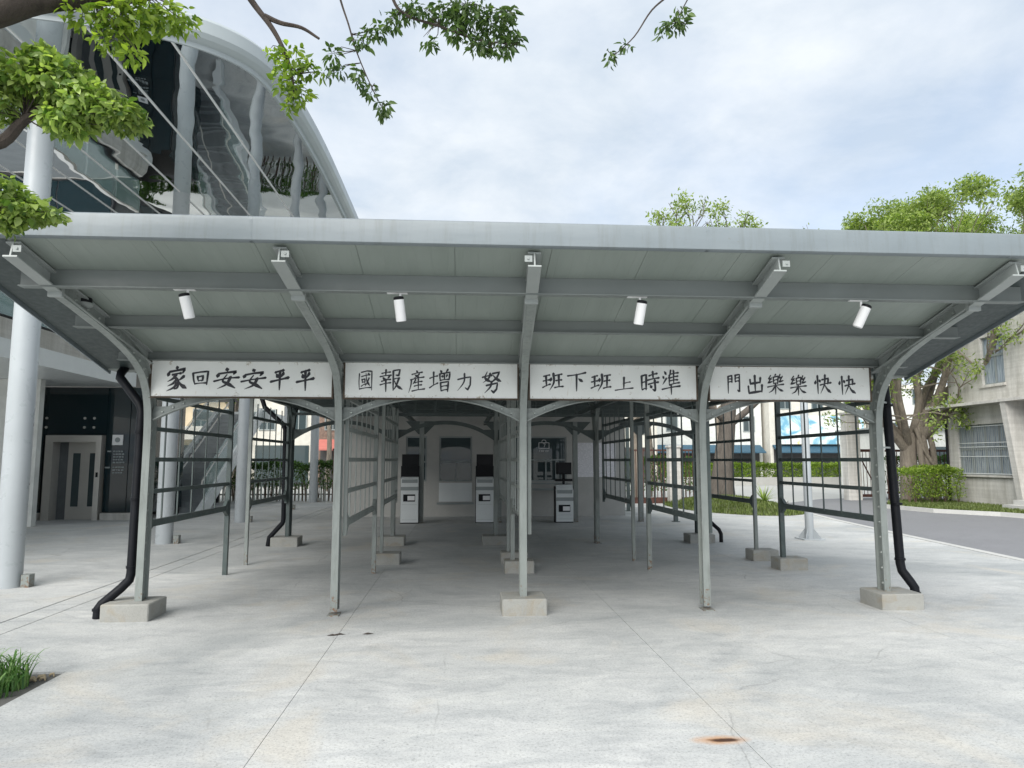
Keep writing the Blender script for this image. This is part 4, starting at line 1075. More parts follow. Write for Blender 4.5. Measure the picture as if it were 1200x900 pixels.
bx(-16,-9.96,31.0,31.2,4.45,6.97).build('back_wall',M['shop_dark'],lb)
dfo=df.build('lift_frame',M['stainless'],lb)
bx(-11.04,-10.80,20.44,20.48,0,2.10).build('side_panel',M['mortar'],lb)
dr_=bx(-10.80,-9.92,20.42,20.46,0,2.10).build('lift_door',M['stainless'],lb)
bx(-10.66,-10.47,20.405,20.418,.35,1.80).build('door_window',M['glass_win'],dr_)
bx(-10.22,-10.03,20.405,20.418,.35,1.80).build('door_window',M['glass_win'],dr_)
bx(-9.88,-9.82,20.07,20.078,1.15,1.28).build('call_button',M['black'],dfo)
sg=bx(-9.54,-9.26,20.17,20.195,2.02,2.30).build('wall_notice',M['white_lamp'],lb)
MB().tube([(-9.40,20.168,2.16),(-9.40,20.165,2.16)],.07,12).build('notice_mark',M['grey_metal'],sg)
tx=MB()
r3=random.Random(4)
for (xx,zz,rows,) in ((-9.50,1.83,5),(-9.50,1.40,3)):
    for r_ in range(rows):
        x=xx
        for c in range(4):
            wq=r3.uniform(.04,.07); tx.box(x,x+wq,20.185,20.195,zz-r_*.075,zz-r_*.075+.035); x+=wq+.02
tx.box(-9.66,-9.56,20.185,20.195,1.83,1.87); tx.box(-9.70,-9.57,20.185,20.195,1.39,1.43)
tx.build('wall_lettering',M['grey_metal'],lb)
for (x,z) in ((-11.3,2.75),(-10.3,2.75),(-10.05,2.75),(-11.3,2.5),(-10.3,2.5),(-10.05,2.5)):
    MB().tube([(x,20.19,z),(x,20.17,z)],.035,10).build('glass_bolt',M['stainless'],lb)
# stairs rising away behind the first barrier
st=thing('outdoor_staircase','concrete staircase with glass sides seen through the leftmost barrier','staircase',(-9,24,0))
sx0,sx1,sy=-9.45,-8.0,22.6
for k in range(20):
    bx(sx0,sx1,sy+k*.29,sy+k*.29+.30,k*.168+(.0 if k==0 else .0),(k+1)*.168).build('step',M['stair'],st)
    bx(sx0+.01,sx1-.01,sy+k*.29-.012,sy+k*.29+.02,(k+1)*.168+.001,(k+1)*.168+.014).build('step_nosing',M['grey_metal'],st)
for x in (sx0-.16,sx1+.01):
    MB().prism([(sy-.45,-.1),(sy+.1,-.1),(sy+5.9,3.1),(sy+5.9,3.65),(sy+.2,.42),(sy-.45,.06)],x,x+.15,'x').build('stringer',M['white_metal'],st)
for x in (sx0-.08,sx1+.08):
    for k in range(5):
        a=sy+.1+k*1.15; b=a+1.11; za=.35+(a-sy)*.579; zb=.35+(b-sy)*.579
        MB().prism([(a,za),(b,zb),(b,zb+.85),(a,za+.85)],x-.006,x+.006,'x').build('glass_panel',M['glass_clear'],st)
    MB().tube([(x,sy-.15,.85),(x,sy-.1,.98),(x,sy+5.9,4.48)],.028,8).build('handrail',M['stainless'],st)
MB().tube([(-8.72,sy-.3,.0),(-8.72,sy-.3,.9),(-8.72,sy-.2,1.0),(-8.72,sy+5.9,4.5)],.025,8).build('handrail',M['stainless'],st)
bx(-10.5,-7.6,28.5,31,3.2,3.5).build('landing',M['white_metal'],st)

# ================================================================== steel mast on the right
ms=thing('steel_mast','slim grey steel mast on a ribbed base plate at the right edge of the paving','mast',(7.1,14.3,0))
MB().tube([(7.1,14.3,0.02),(7.1,14.3,3.3),(7.1,14.3,5.2)],[.085,.075,.07],18).build('pole',M['pillar'],ms,smooth=True)
MB().cbox(6.88,7.32,14.08,14.52,0,.025,.004).build('base_plate',M['pillar'],ms)
for a in range(4):
    t=R(45+90*a); c_,s_=math.cos(t),math.sin(t)
    m=MB(); ox,oy=-s_*.006,c_*.006
    pr=[(.08,.026),(.22,.026),(.22,.05),(.09,.22),(.08,.22)]
    m.add([(7.1+c_*r_+ox,14.3+s_*r_+oy,z) for r_,z in pr]+[(7.1+c_*r_-ox,14.3+s_*r_-oy,z) for r_,z in pr],[(0,1,2,3,4),(9,8,7,6,5)]+[(i,(i+1)%5,5+(i+1)%5,5+i) for i in range(5)])
    m.build('stiffener',M['pillar'],ms)
# two slim black posts in front of the brown gate
for (x,y,lab) in ((5.30,22.6,'slim black post at the corner of the ticket office, nearest the wall'),(5.62,18.6,'slim black post standing free before the brown gate')):
    p=thing('slim_post',lab,'post',(x,y,0),'slim black posts'); bx(x-.05,x+.05,y-.05,y+.05,0,2.8).build('shaft',M['steel_dk'],p)
    bx(x-.09,x+.09,y-.09,y+.09,0,.015).build('base_plate',M['steel_dk'],p)
# ================================================================== rusty brown gate and fence
gt=thing('sliding_gate','rust-brown steel gate of upright bars with a thick bottom rail, seen through the fourth arch','gate',(7.3,26.6,0))
bx(5.9,9.0,26.55,26.66,-.05,.22).build('bottom_rail',M['fence_brown'],gt)
bx(5.9,9.0,26.57,26.64,1.95,2.02).build('top_rail',M['fence_brown'],gt)
for x in (5.95,6.75,8.2,8.95): bx(x-.08,x+.08,26.53,26.68,.22,2.08).build('post',M['fence_brown'],gt)
for k in range(22):
    x=6.0+k*.137
    if min(abs(x-p) for p in (5.95,6.75,8.2,8.95))>.1: bx(x-.012,x+.012,26.60,26.62,.221,1.949).build('bar',M['fence_brown'],gt)
gp=thing('gate_pillar','weathered concrete gate pillar beside the brown gate','pillar',(8.0,26.3,0))
MB().cbox(7.70,8.13,26.1,26.5,-.1,2.08,.02).build('shaft',M['wall_pale'],gp); MB().cbox(7.66,8.17,26.06,26.54,2.082,2.16,.02).build('cap',M['wall_pale'],gp)
gp2=thing('gate_pillar','tall pale concrete gate pillar across the road, left of the red-brown steel panel','pillar',(17.0,30,0))
MB().cbox(16.65,17.25,29.8,30.3,-.12,3.6,.03).build('shaft',M['wall_pale'],gp2); MB().cbox(16.6,17.3,29.75,30.35,3.602,3.7,.02).build('cap',M['wall_pale'],gp2)
rp_=thing('steel_gate_leaf','open red-brown steel gate leaf behind the tall concrete pillar','gate',(18.0,30.6,0))
f=MB()
for (a,b,c,d) in ((17.4,17.5,0,2.1),(18.5,18.6,0,2.1),(17.5,18.5,0,.12),(17.5,18.5,1.98,2.1)): f.box(a,b,30.5,30.6,c,d)
f.build('frame',M['fence_brown'],rp_)
for k in range(6): bx(17.58+k*.16,17.60+k*.16,30.54,30.56,.121,1.979).build('bar',M['fence_brown'],rp_)
MB().bar((17.5,30.52,2.0),(18.4,30.52,.15),.03,.05).build('brace',M['fence_brown'],rp_)
fn=thing('boundary_fence','dark brown railing fence running behind the fig tree to the concrete house','fence',(20,30.3,0))
bx(18.62,26,30.2,30.28,1.98,2.08).build('top_rail',M['fence_brown'],fn)
bx(18.62,26,30.2,30.28,.15,.25).build('bottom_rail',M['fence_brown'],fn)
for k in range(8): bx(18.7+k,18.82+k,30.15,30.33,-.1,2.15).build('post',M['fence_brown'],fn)
for k in range(36):
    if (k%5)!=0: bx(18.72+k*.2,18.75+k*.2,30.23,30.25,.251,1.979).build('bar',M['fence_brown'],fn)

# ================================================================== concrete house (right)
hs=thing('concrete_house','two-storey bare concrete house with barred ground floor window at the right edge','building',(23,22,0))
HX=19.1
# left face with window openings, as pieces
def wall_x(mb,x0,x1,y0,y1,z0,z1,holes):
    ys=sorted(set([y0,y1]+[h[0] for h in holes]+[h[1] for h in holes]))
    for a,b in zip(ys,ys[1:]):
        hh=sorted([h for h in holes if h[0]<=a and h[1]>=b],key=lambda h:h[2]); z=z0
        for h in hh: mb.box(x0,x1,a,b,z,h[2]); z=h[3]
        mb.box(x0,x1,a,b,z,z1)
w=MB(); wall_x(w,HX,HX+.25,14.0,26.85,-.12,3.6,[(23.62,26.25,1.07,2.93),(20.4,22.2,0.1,2.9)])
w.box(HX+.25,28,26.6,26.85,-.12,3.6); w.box(HX+.25,28,14,14.25,-.12,3.6)
w.build('ground_floor_wall',M['wall_pale'],hs)
w=MB(); wall_x(w,HX+.02,HX+.25,14.0,26.6,3.82,8.6,[(23.65,24.75,4.35,6.1),(18.5,20.5,4.4,6.1)])
w.box(HX+.25,28,26.35,26.6,3.82,8.6); w.box(HX+.25,28,14,14.25,3.82,8.6); w.box(HX+.25,27.9,14.25,26.35,8.4,8.6)
w.build('upper_floor_wall',M['wall_pale'],hs)
bx(HX-.75,28,13.8,26.95,3.602,3.70).build('canopy_slab',M['wall_pale'],hs)
bx(HX-.02,28,13.95,26.90,3.702,3.818).build('floor_band',M['wall_pale'],hs)
bx(HX+.3,27.7,14.3,26.3,3.5,3.598).build('floor_slab',M['shop_dark'],hs)
def window_x(y0,y1,z0,z1,x,trans,mull,gl,label=None):
    f=MB(); t=.05
    f.box(x,x+.06,y0,y1,z0,z0+t); f.box(x,x+.06,y0,y1,z1-t,z1); f.box(x,x+.06,y0,y0+t,z0+t,z1-t); f.box(x,x+.06,y1-t,y1,z0+t,z1-t)
    for y in mull: f.box(x,x+.06,y-t/2,y+t/2,z0+t,z1-t)
    if trans: f.box(x-.004,x+.05,y0+t,y1-t,trans-.04,trans+.04)
    W=f.build('window',M['grey_metal'],hs)
    e=[y0]+list(mull)+[y1]
    for a,b in zip(e,e[1:]): bx(x+.03,x+.035,a+t/2+.03,b-t/2-.03,z0+t,z1-t).build('pane',gl,W)
    return W
W=window_x(23.62,26.25,1.07,2.93,HX+.10,2.02,[24.25,24.92,25.6],M['curtain'])
for k in range(26):
    y=23.68+k*.1
    bx(HX+.035,HX+.05,y-.008,y+.008,1.10,2.90).build('grille_bar',M['steel_lt'],W)
for z in (1.12,1.75,2.1,2.25,2.86):
    bx(HX+.02,HX+.034,23.64,26.23,z-.012,z+.012).build('grille_rail',M['white_metal'],W)
window_x(23.65,24.75,4.35,6.1,HX+.12,5.4,[24.2],M['curtain'])
window_x(18.5,20.5,4.4,6.1,HX+.12,5.4,[19.5],M['glass_win'])
bx(HX-.10,HX+.02,23.5,26.35,1.0,1.065).build('window_sill',M['wall_pale'],hs)
bx(HX-.06,HX+.02,23.6,24.85,4.25,4.345).build('window_sill',M['wall_pale'],hs)
bx(HX+.05,HX+.12,20.42,22.18,.1,2.9).build('door',M['grey_metal'],hs)
# leaning concrete fin of the porch
MB().prism([(HX-.01,.1),(HX-.75,.1),(HX-1.5,3.6),(HX-.01,3.6)] if False else [(HX-.01,0.0),(HX-.28,0.0),(HX-.70,3.6),(HX-.01,3.6)],22.85,23.10,'y').build('porch_fin',M['wall_pale'],hs)
MB().prism([(HX-.01,0.0),(HX-.28,0.0),(HX-.70,3.6),(HX-.01,3.6)],19.3,19.55,'y').build('porch_fin',M['wall_pale'],hs)
bx(HX-1.1,HX-.002,19.6,22.80,-.1,.14).build('step',M['kerb'],hs); bx(HX-.7,HX-.002,19.6,22.80,.142,.29).build('step',M['kerb'],hs)
MB().tube([(HX-.08,26.75,.0),(HX-.08,26.75,3.55)],.05,10).build('drainpipe',M['black'],hs,smooth=True)

# white low building behind the trees at right
wb=thing('white_shed','low white building glimpsed between the fig limbs','building',(29,42,0))
bx(25.2,34,40,46,-.1,3.4).build('wall',M['white_wall'],wb); bx(25.0,34.2,39.8,46.2,3.402,3.6).build('roof',M['steel_lt'],wb)
bx(27.5,29,39.93,39.98,1.2,2.4).build('window',M['glass_win'],wb)

# ================================================================== vegetation
# grass blades on mound and verge
def blades(name, mat, polyfn, n, h, z, seed, label=None, parent=None):
    rg=np.random.default_rng(seed); pos=polyfn(rg,n)
    V=[];F=[]
    cnt=len(pos)
    a=rg.random(cnt)*6.283; lean=rg.random(cnt)*.6; hh=h*(.5+rg.random(cnt)); wd=.012+.01*rg.random(cnt)
    dx,dy=np.cos(a),np.sin(a)
    b=np.stack([pos[:,0],pos[:,1],pos[:,2]],1); tip=b+np.stack([dx*lean*hh,dy*lean*hh,hh],1); sd=np.stack([-dy*wd,dx*wd,0*dx],1)
    V=np.stack([b-sd,b+sd,tip],1).reshape(-1,3); F=np.arange(cnt*3).reshape(-1,3)
    me=bpy.data.meshes.new(name); me.vertices.add(len(V)); me.vertices.foreach_set('co',V.ravel())
    me.loops.add(cnt*3); me.loops.foreach_set('vertex_index',F.ravel().astype(np.int32)); me.polygons.add(cnt)
    me.polygons.foreach_set('loop_start',np.arange(cnt,dtype=np.int32)*3); me.polygons.foreach_set('loop_total',np.full(cnt,3,dtype=np.int32))
    me.update(calc_edges=True); me.materials.append(mat)
    o=bpy.data.objects.new(name,me); COL.objects.link(o); o['kind']='stuff'
    return o
MC=(9.2,24.3); MR=(2.0,4.0)
m=MB(); rings=8; seg=28; vs=[(MC[0],MC[1],.33)]
for i in range(1,rings+1):
    for k in range(seg):
        a=2*math.pi*k/seg; f=i/rings; vs.append((MC[0]+math.cos(a)*MR[0]*f,MC[1]+math.sin(a)*MR[1]*f,.33*math.cos(f*math.pi/2)**1.3+.004))
fs=[(0,1+k,1+(k+1)%seg) for k in range(seg)]
for i in range(rings-1):
    for k in range(seg): fs.append((1+i*seg+k,1+(i+1)*seg+k,1+(i+1)*seg+(k+1)%seg,1+i*seg+(k+1)%seg))
m.add(vs,fs); mo=m.build('mound',concrete('mound_soil',(0.09,0.09,0.045),.7,.3,2.0,.8).m,smooth=True,kind='structure')
def mound_pts(rg,n):
    r=np.sqrt(rg.random(n)); a=rg.random(n)*6.283
    x=MC[0]+np.cos(a)*r*MR[0]; y=MC[1]+np.sin(a)*r*MR[1]; z=.33*np.cos(r*math.pi/2)**1.3-.01
    return np.stack([x,y,z],1)
def lab(o,l,c): o['label']=l; o['category']=c; return o
lab(blades('mound_grass',M['grass'],mound_pts,16000,.09,0,3),'short grass covering the mound around the tree trunk','grass')
def verge_pts(rg,n):
    pts=[]
    x=rg.uniform(15.4,19.05,n*2); y=rg.uniform(17,29,n*2)
    def lx(yy):
        for (x0,y0),(x1,y1) in zip(FK,FK[1:]):
            if min(y0,y1)<=yy<=max(y0,y1): return x0+(x1-x0)*(yy-y0)/(y1-y0 or 1)+.18
        return 19
    keep=np.array([xx>lx(yy) and not(xx>17.9 and 19.5<yy<22.9) for xx,yy in zip(x,y)])
    return np.stack([x[keep],y[keep],np.full(keep.sum(),-.01)],1)[:n]
lab(blades('verge_grass',M['grass'],verge_pts,16000,.08,0,4),'dry green grass strip between the road and the concrete house','grass')
# lily turf in the bed: each clump of long blades is a plant
def turf(x,y,n,h,seed,label):
    t=thing('lily_turf',label,'plant',(x,y,-.02),'strappy grass clumps in the bed'); r2=random.Random(seed); m=MB()
    for i in range(n):
        a=r2.uniform(0,6.283); L=h*r2.uniform(.6,1.15); out=r2.uniform(.25,.95)*L; w=r2.uniform(.004,.008)
        bx_,by_=x+r2.gauss(0,.05),y+r2.gauss(0,.05); c_,s_=math.cos(a),math.sin(a); vs=[];k=6
        for q in range(k+1):
            tt=q/k; rr=out*tt**1.3; zz=L*math.sin(min(1,tt*1.0)*math.pi*.62)*.95*(1-.15*tt)
            if out<.4*L: zz=L*tt
            ww=w*(1-tt**2.5)+.0006
            vs+=[(bx_+c_*rr-s_*ww,by_+s_*rr+c_*ww,zz-.02),(bx_+c_*rr+s_*ww,by_+s_*rr-c_*ww,zz-.02)]
        m.add(vs,[(2*q,2*q+1,2*q+3,2*q+2) for q in range(k)])
    m.build('blades',M['blade'],t,kind='stuff'); return t
turf(-3.20,5.50,110,.25,1,'strappy green grass clump nearest the corner of the planting bed')
turf(-3.40,5.45,130,.29,2,'taller strappy grass clump second from the bed corner, at the left edge')
turf(-3.38,5.18,120,.24,3,'strappy grass clump at the front of the bed, cut by the left edge')
turf(-3.20,5.28,60,.17,5,'small sparse grass tuft on the bed side nearest the camera')
turf(-3.55,5.62,90,.22,4,'strappy grass clump at the rear left of the planting bed')
# fallen leaves on the paving
for i,(x,y,r_) in enumerate([(-1.18,6.83,.2),(-.86,6.86,.5),(-1.12,6.86,.9)]):
    o=MB().add([(x-.05,y,.003),(x,y+.02,.012),(x+.06,y+.004,.004),(x,y-.018,.006)],[(0,3,1),(1,3,2)]).build('fallen_leaf',M['bark_dk'])
    tag(o,['dry dark leaf on the paving, leftmost of three before the second column','dry dark leaf on the paving, furthest from the second column','dry dark leaf on the paving, middle of the three'][i],'leaf','fallen leaves on the paving')

# fig tree at right with spreading limbs
def limb(mb,pts,r0,r1,n=10):
    c=catmull(pts,5); k=len(c); mb.tube(c,[r0+(r1-r0)*i/(k-1) for i in range(k)],n,cap=False); return c[-1]
rg=random.Random(11)
ft=thing('fig_tree','big spreading fig tree with roots braided down its trunk beside the concrete house','tree',(18.2,27.6,0))
tr=MB(); tips=[]; allp=[]
B=(18.2,27.7)
limb(tr,[(B[0]-.2,B[1],-.1),(B[0]-.2,B[1],.8),(B[0]-.18,B[1],1.7),(B[0]-.1,B[1],2.7)],.36,.29,16)
limb(tr,[(B[0]+.75,B[1]-.2,-.1),(B[0]+.45,B[1]-.35,.9),(B[0]+.30,B[1]-.35,2.0),(B[0]+.30,B[1]-.2,3.2),(B[0]+.6,B[1]-.5,3.8)],.13,.15)
limb(tr,[(B[0]+.95,B[1]-.1,-.1),(B[0]+.72,B[1]-.3,.9),(B[0]+.62,B[1]-.35,2.2),(B[0]+.5,B[1]-.1,3.1),(B[0]+.2,B[1]-.1,3.4)],.11,.12)
limb(tr,[(B[0]+.25,B[1]-.4,-.1),(B[0]+.15,B[1]-.45,1.0),(B[0]+.05,B[1]-.4,2.1),(B[0]+.2,B[1]-.2,3.0)],.12,.11)
limb(tr,[(B[0]+1.05,B[1]-.5,-.1),(B[0]+.65,B[1]-.55,1.1),(B[0]+.2,B[1]-.48,2.0),(B[0]-.05,B[1]-.35,2.9)],.07,.08)
mains=[([(-.2,0,2.0),(-1.1,-.2,3.0),(-2.0,-.4,3.9),(-2.7,-.5,5.0),(-3.0,-.4,6.2)],.22,.10),
       ([(-.2,0,2.2),(-.9,.3,3.3),(-1.4,.3,4.6),(-1.7,.2,6.0)],.20,.10),
       ([(-.1,.1,2.3),(-.4,.2,3.8),(-.6,.1,5.2),(-.8,.0,6.6)],.21,.10),
       ([(0,0,2.5),(.2,-.3,3.9),(-.1,-.6,5.3),(.1,-.5,6.8)],.17,.09),
       ([(.2,0,2.4),(.9,-1.0,3.5),(1.25,-2.2,4.5),(1.1,-3.2,5.4),(.9,-3.8,6.4)],.24,.11),
       ([(.2,0,2.6),(.6,-.8,4.0),(.5,-1.8,5.4),(.2,-2.6,6.8)],.17,.09),
       ([(.2,.2,2.5),(1.2,.8,3.8),(2.2,1.4,5.4),(3.0,1.6,7.0)],.20,.10),
       ([(0,.3,2.5),(-1.2,.9,3.7),(-1.9,1.2,5.2),(-1.9,1.5,6.6)],.17,.09),
       ([(-.2,-.1,2.2),(-.8,-.8,3.2),(-1.2,-1.2,4.4),(-1.1,-1.5,5.8)],.15,.08),
       ([(.4,.2,2.6),(1.7,-.2,4.6),(2.9,-.4,6.4),(3.9,-.5,7.6)],.17,.09),
       ([(.1,0,2.8),(1.6,.9,5.0),(3.6,1.2,6.6),(5.6,1.2,7.8)],.15,.09)]
low=[]
for pts,r0,r1 in mains:
    P=[(B[0]+a,B[1]+b,c) for a,b,c in pts]; e=limb(tr,P,r0,r1)
    d=(Vector(P[-1])-Vector(P[-2])).normalized()
    for j in range(3):
        dd=d+Vector((rg.uniform(-.7,.7),rg.uniform(-.7,.7),rg.uniform(.0,.6)))
        grow(tr,e,dd,1.80,r1*.65,3,tips,rg,.62,.12,(2,3),.66,.78,.010,allp)
    for q in (1,1,2,2,2):
        mid=Vector(P[q])+(Vector(P[q+1])-Vector(P[q]))*rg.random()
        dd=Vector((rg.uniform(-1,1),rg.uniform(-1,.5),rg.uniform(.0,.7)))
        grow(tr,mid,dd,.95,.045,2,low,rg,.7,.1,(2,3),.66,.8,.008,allp)
# the thin bare bough reaching in front of the upper window
grow(tr,(B[0]+1.1,B[1]-3.2,5.4),Vector((.1,-1,.25)),1.4,.05,3,low,rg,.5,.15,(2,2),.66,.8,.007,allp)
tr.build('trunk',M['bark'],ft,smooth=True)
npx=np.random.default_rng(5)
T=np.array(tips); A=np.array(allp); LW=np.array(low)
T=T[(T[:,2]<13.4)&((T[:,0]>16.3)|(T[:,2]<9))]
wt=npx.random(len(T))**3+.02; wt/=wt.sum()
pos=np.concatenate([T[npx.choice(len(T),72000,p=wt)]+nrm(72000)*np.array([.26,.26,.24]), LW[npx.integers(0,len(LW),17000)]+nrm(17000)*.19, A[npx.integers(0,len(A),4000)]+nrm(4000)*.13])
leaves_at('crown',M['leaf_fig'],pos,.155,ft,9,.15,1.0,None)
# second tree on the grass mound, sparse top over the roof
ft2=thing('mound_tree','thick-trunked dark tree on the grass mound with sparse top showing over the roof','tree',(9.6,26.0,0))
tr=MB(); tips=[];allp=[]; rg=random.Random(21); B=(9.55,25.4)
limb(tr,[(B[0],B[1],0),(B[0]-.05,B[1],1.2),(B[0]+.1,B[1],2.6),(B[0]+.25,B[1],4.0)],.36,.26,14)
limb(tr,[(B[0]-.5,B[1]-.1,0),(B[0]-.3,B[1],1.0),(B[0]-.1,B[1],2.2)],.22,.2,10)
for pts,r0 in (([(.2,0,3.6),(-.6,.2,5.2),(-1.2,.3,7.4)],.22),([(.2,0,3.8),(.7,0,5.6),(.9,.1,7.3)],.22),([(.1,0,2.8),(1.2,-.4,3.8),(2.3,-.6,5.0)],.14),([(.1,0,3.0),(-1.1,-.5,3.9),(-2.2,-.6,4.8)],.13)):
    P=[(B[0]+a,B[1]+b,c) for a,b,c in pts]; e=limb(tr,P,r0,r0*.5)
    d=(Vector(P[-1])-Vector(P[-2])).normalized()
    for j in range(3):
        grow(tr,e,d+Vector((rg.uniform(-.5,.5),rg.uniform(-.5,.5),rg.uniform(.0,.4))),1.42,r0*.34,3,tips,rg,.6,.12,(2,3),.66,.76,.009,allp)
tr.build('trunk',M['bark_mid'],ft2,smooth=True)
T=np.array(tips)
T=T[npx.permutation(len(T))[:int(len(T)*.5)]]
pos=T[npx.integers(0,len(T),5500)]+nrm(5500)*.17
leaves_at('crown',M['leaf_fig'],pos,.15,ft2,19,.2,1.0,None)
# agave-like plant on the mound
t=thing('yucca_plant','small spiky green plant at the foot of the mound tree','plant',(10.1,23.4,.25)); m=MB(); r2=random.Random(3)
for i in range(34):
    a=r2.uniform(0,6.28); L=r2.uniform(.5,.85); el=r2.uniform(.3,1.3); c_,s_=math.cos(a)*math.cos(el),math.sin(a)*math.cos(el); vs=[]
    for q in range(5):
        tt=q/4; ww=.03*(1-tt)+.002; zz=.25+L*tt*math.sin(el)-.12*tt*tt
        vs+=[(10.1+c_*L*tt-math.sin(a)*ww,23.4+s_*L*tt+math.cos(a)*ww,zz),(10.1+c_*L*tt+math.sin(a)*ww,23.4+s_*L*tt-math.cos(a)*ww,zz)]
    m.add(vs,[(2*q,2*q+1,2*q+3,2*q+2) for q in range(4)])
m.build('leaves',M['leaf_bright'],t)
# small background trees
def small_tree(x,y,h,crown,seed,label,leafm='leaf_hedge',n=7000,r=.16,size=.16,bk='bark',name='street_tree'):
    t=thing(name,label,'tree',(x,y,0)); m=MB(); tips=[]; allp=[]; rg=random.Random(seed)
    limb(m,[(x,y,-.13),(x+.1,y,h*.3),(x-.05,y,h*.6)],r,r*.7,10)
    for j in range(4):
        grow(m,(x-.05,y,h*.58),Vector((rg.uniform(-.8,.8),rg.uniform(-.8,.8),rg.uniform(.5,1))),h*.28,r*.5,2,tips,rg,.7,.1,(2,3),.65,.75,.012,allp)
    m.build('trunk',M[bk],t,smooth=True)
    T=np.array(tips); pos=T[npx.integers(0,len(T),n)]+nrm(n)*crown
    leaves_at('crown',M[leafm],pos,size,t,seed,.2,1.0,None)
    return t
small_tree(7.2,29.5,5.6,.35,31,'pale-trunked tree behind the brown gate',n=5000,size=.15)
small_tree(9.0,34,6.5,.45,32,'leafy tree further back between the brown gate and the mound',n=7000,size=.18)
small_tree(17.2,47,8.5,.6,33,'leafy street tree left of the blue shop billboard, behind the far hedge',n=9000,size=.24,r=.2)
small_tree(30,49,9.5,.5,34,'thin bare-limbed street tree right of the blue billboard',n=2500,size=.2,r=.16)
small_tree(-11.2,36,6.5,.5,35,'pale green street tree behind the left hedge',n=6500,size=.2)
small_tree(-7.6,41,8,.6,36,'tall street tree between the red awning and the grey pillars',n=7000,size=.24)
# hedges
bush_box('clipped_shrub',M['leaf_hedge'],16.6,18.6,25.3,26.5,.05,1.32,9000,.085,'boxy clipped green shrub below the fig tree, beside the concrete house','shrub',41,hollow=.15)
h=bush_box('street_hedge',M['leaf_hedge'],14.2,27.9,49.6,50.7,.38,1.35,16000,.17,'long bright green clipped hedge across the street behind a low wall','hedge',42,stems=False)
lw=thing('low_wall','low grey wall at the foot of the far street hedge','wall',(21,49.4,-.1)); bx(14.1,28,49.3,49.55,-.13,.42).build('wall_body',M['wall_conc'],lw)
bush_box('boundary_hedge',M['leaf_dark'],-13.5,-3.6,28.4,29.2,.25,1.5,15000,.12,'shaggy green hedge with bare stems behind the grey pillars at left','hedge',43,hollow=.22)
bush_box('boundary_hedge',M['leaf_dark'],5.5,10.2,30.6,31.5,.1,1.7,8000,.12,'green hedge behind the brown gate bars','hedge',44,hollow=.1)
bush_box('boundary_hedge',M['leaf_dark'],19.4,26,31.0,32,.1,1.75,7000,.13,'dark hedge behind the railing fence at right','hedge',45,hollow=.1)
# low white fence behind the left hedge
wf=thing('white_fence','low white picket fence seen between the stems of the left hedge','fence',(-8.5,29.8,0))
for z in (.2,.62): bx(-14,-3.5,29.72,29.76,z,z+.06).build('rail',M['white_wall'],wf)
for k in range(70): bx(-14+k*.15,-13.93+k*.15,29.70,29.718,-.1,.72).build('picket',M['white_wall'],wf)
for (x,l) in ((-4.92,'square brown post near the red awning'),(-9.35,'square black post among the hedge stems, left of the grey pillars')):
    p=thing('fence_post',l,'post',(x,28.2,0)); bx(x-.07,x+.07,28.1,28.24,-.1,2.0).build('shaft',M['fence_brown'] if x>-6 else M['black'],p); bx(x-.09,x+.09,28.08,28.26,2.0,2.06).build('cap',M['fence_brown'],p)

# ================================================================== street buildings in the background
def block(name,label,x0,x1,y0,y1,h,mat,cols_,rows_,cat='building',winz0=3.6,rowh=3.0,ww=1.1,wh=1.4,awn=None,base='shop_dark',balc=False):
    t=thing(name,label,cat,((x0+x1)/2,(y0+y1)/2,0))
    bx(x0,x1,y0,y1,-.12,h).build('wall',mat,t)
    bx(x0-.15,x1+.15,y0-.15,y1+.15,h+.002,h+.35).build('roof',M['cream'],t)
    bx(x0+.3,x1-.3,y0-.05,y0-.002,-.1,2.6).build('shopfront',M[base],t)
    for r_ in range(rows_):
        for c in range(cols_):
            cx=x0+(x1-x0)*(c+.5)/cols_; z=winz0+r_*rowh
            f=MB(); f.box(cx-ww/2,cx+ww/2,y0-.06,y0-.003,z,z+.07); f.box(cx-ww/2,cx+ww/2,y0-.06,y0-.003,z+wh-.07,z+wh)
            f.box(cx-ww/2,cx-ww/2+.07,y0-.06,y0-.003,z+.07,z+wh-.07); f.box(cx+ww/2-.07,cx+ww/2,y0-.06,y0-.003,z+.07,z+wh-.07); f.box(cx-.03,cx+.03,y0-.055,y0-.003,z+.07,z+wh-.07)
            W=f.build('window',M['grey_metal'],t); bx(cx-ww/2+.07,cx+ww/2-.07,y0-.03,y0-.004,z+.07,z+wh-.07).build('pane',M['glass_win'],W)
    if balc:
        for r_ in range(rows_):
            z=winz0-.5+r_*rowh; bx(x0+.2,x1-.2,y0-1.0,y0-.07,z-.15,z).build('balcony',M['cream'],t); bx(x0+.2,x1-.2,y0-1.0,y0-.95,z+.002,z+.7).build('balcony_rail',M['cream'],t)
    if awn:
        MB().prism([(y0-.01,3.0),(y0-1.3,2.35),(y0-1.3,2.25),(y0-.01,2.8)],x0+.2,x1-.2,'x').build('awning',M[awn],t)
    return t
block('street_building','beige tiled street building behind the staircase',-22,-14.2,48,58,9,M['beige'],4,2,balc=True)
block('street_building','pale cream street building behind the left hedge and trees',-14.0,-9.9,48.4,58,9,M['cream'],2,2,base='glass_win')
block('street_building','brown brick street building with a red awning, left of the second column',-9.7,-3.2,48.2,58,9,M['brick'],3,2,awn='red')
block('street_building','cream street building far left behind the lift lobby',-32,-22.2,48.6,58,10,M['cream'],4,2)
block('street_building','cream street building behind the brown gate',6,15,54,62,7,M['cream'],4,1)
block('street_building','grey street building left of the blue billboard',15.3,27.2,63,70,9,M['white_wall'],5,2,awn='blue',winz0=4.2)
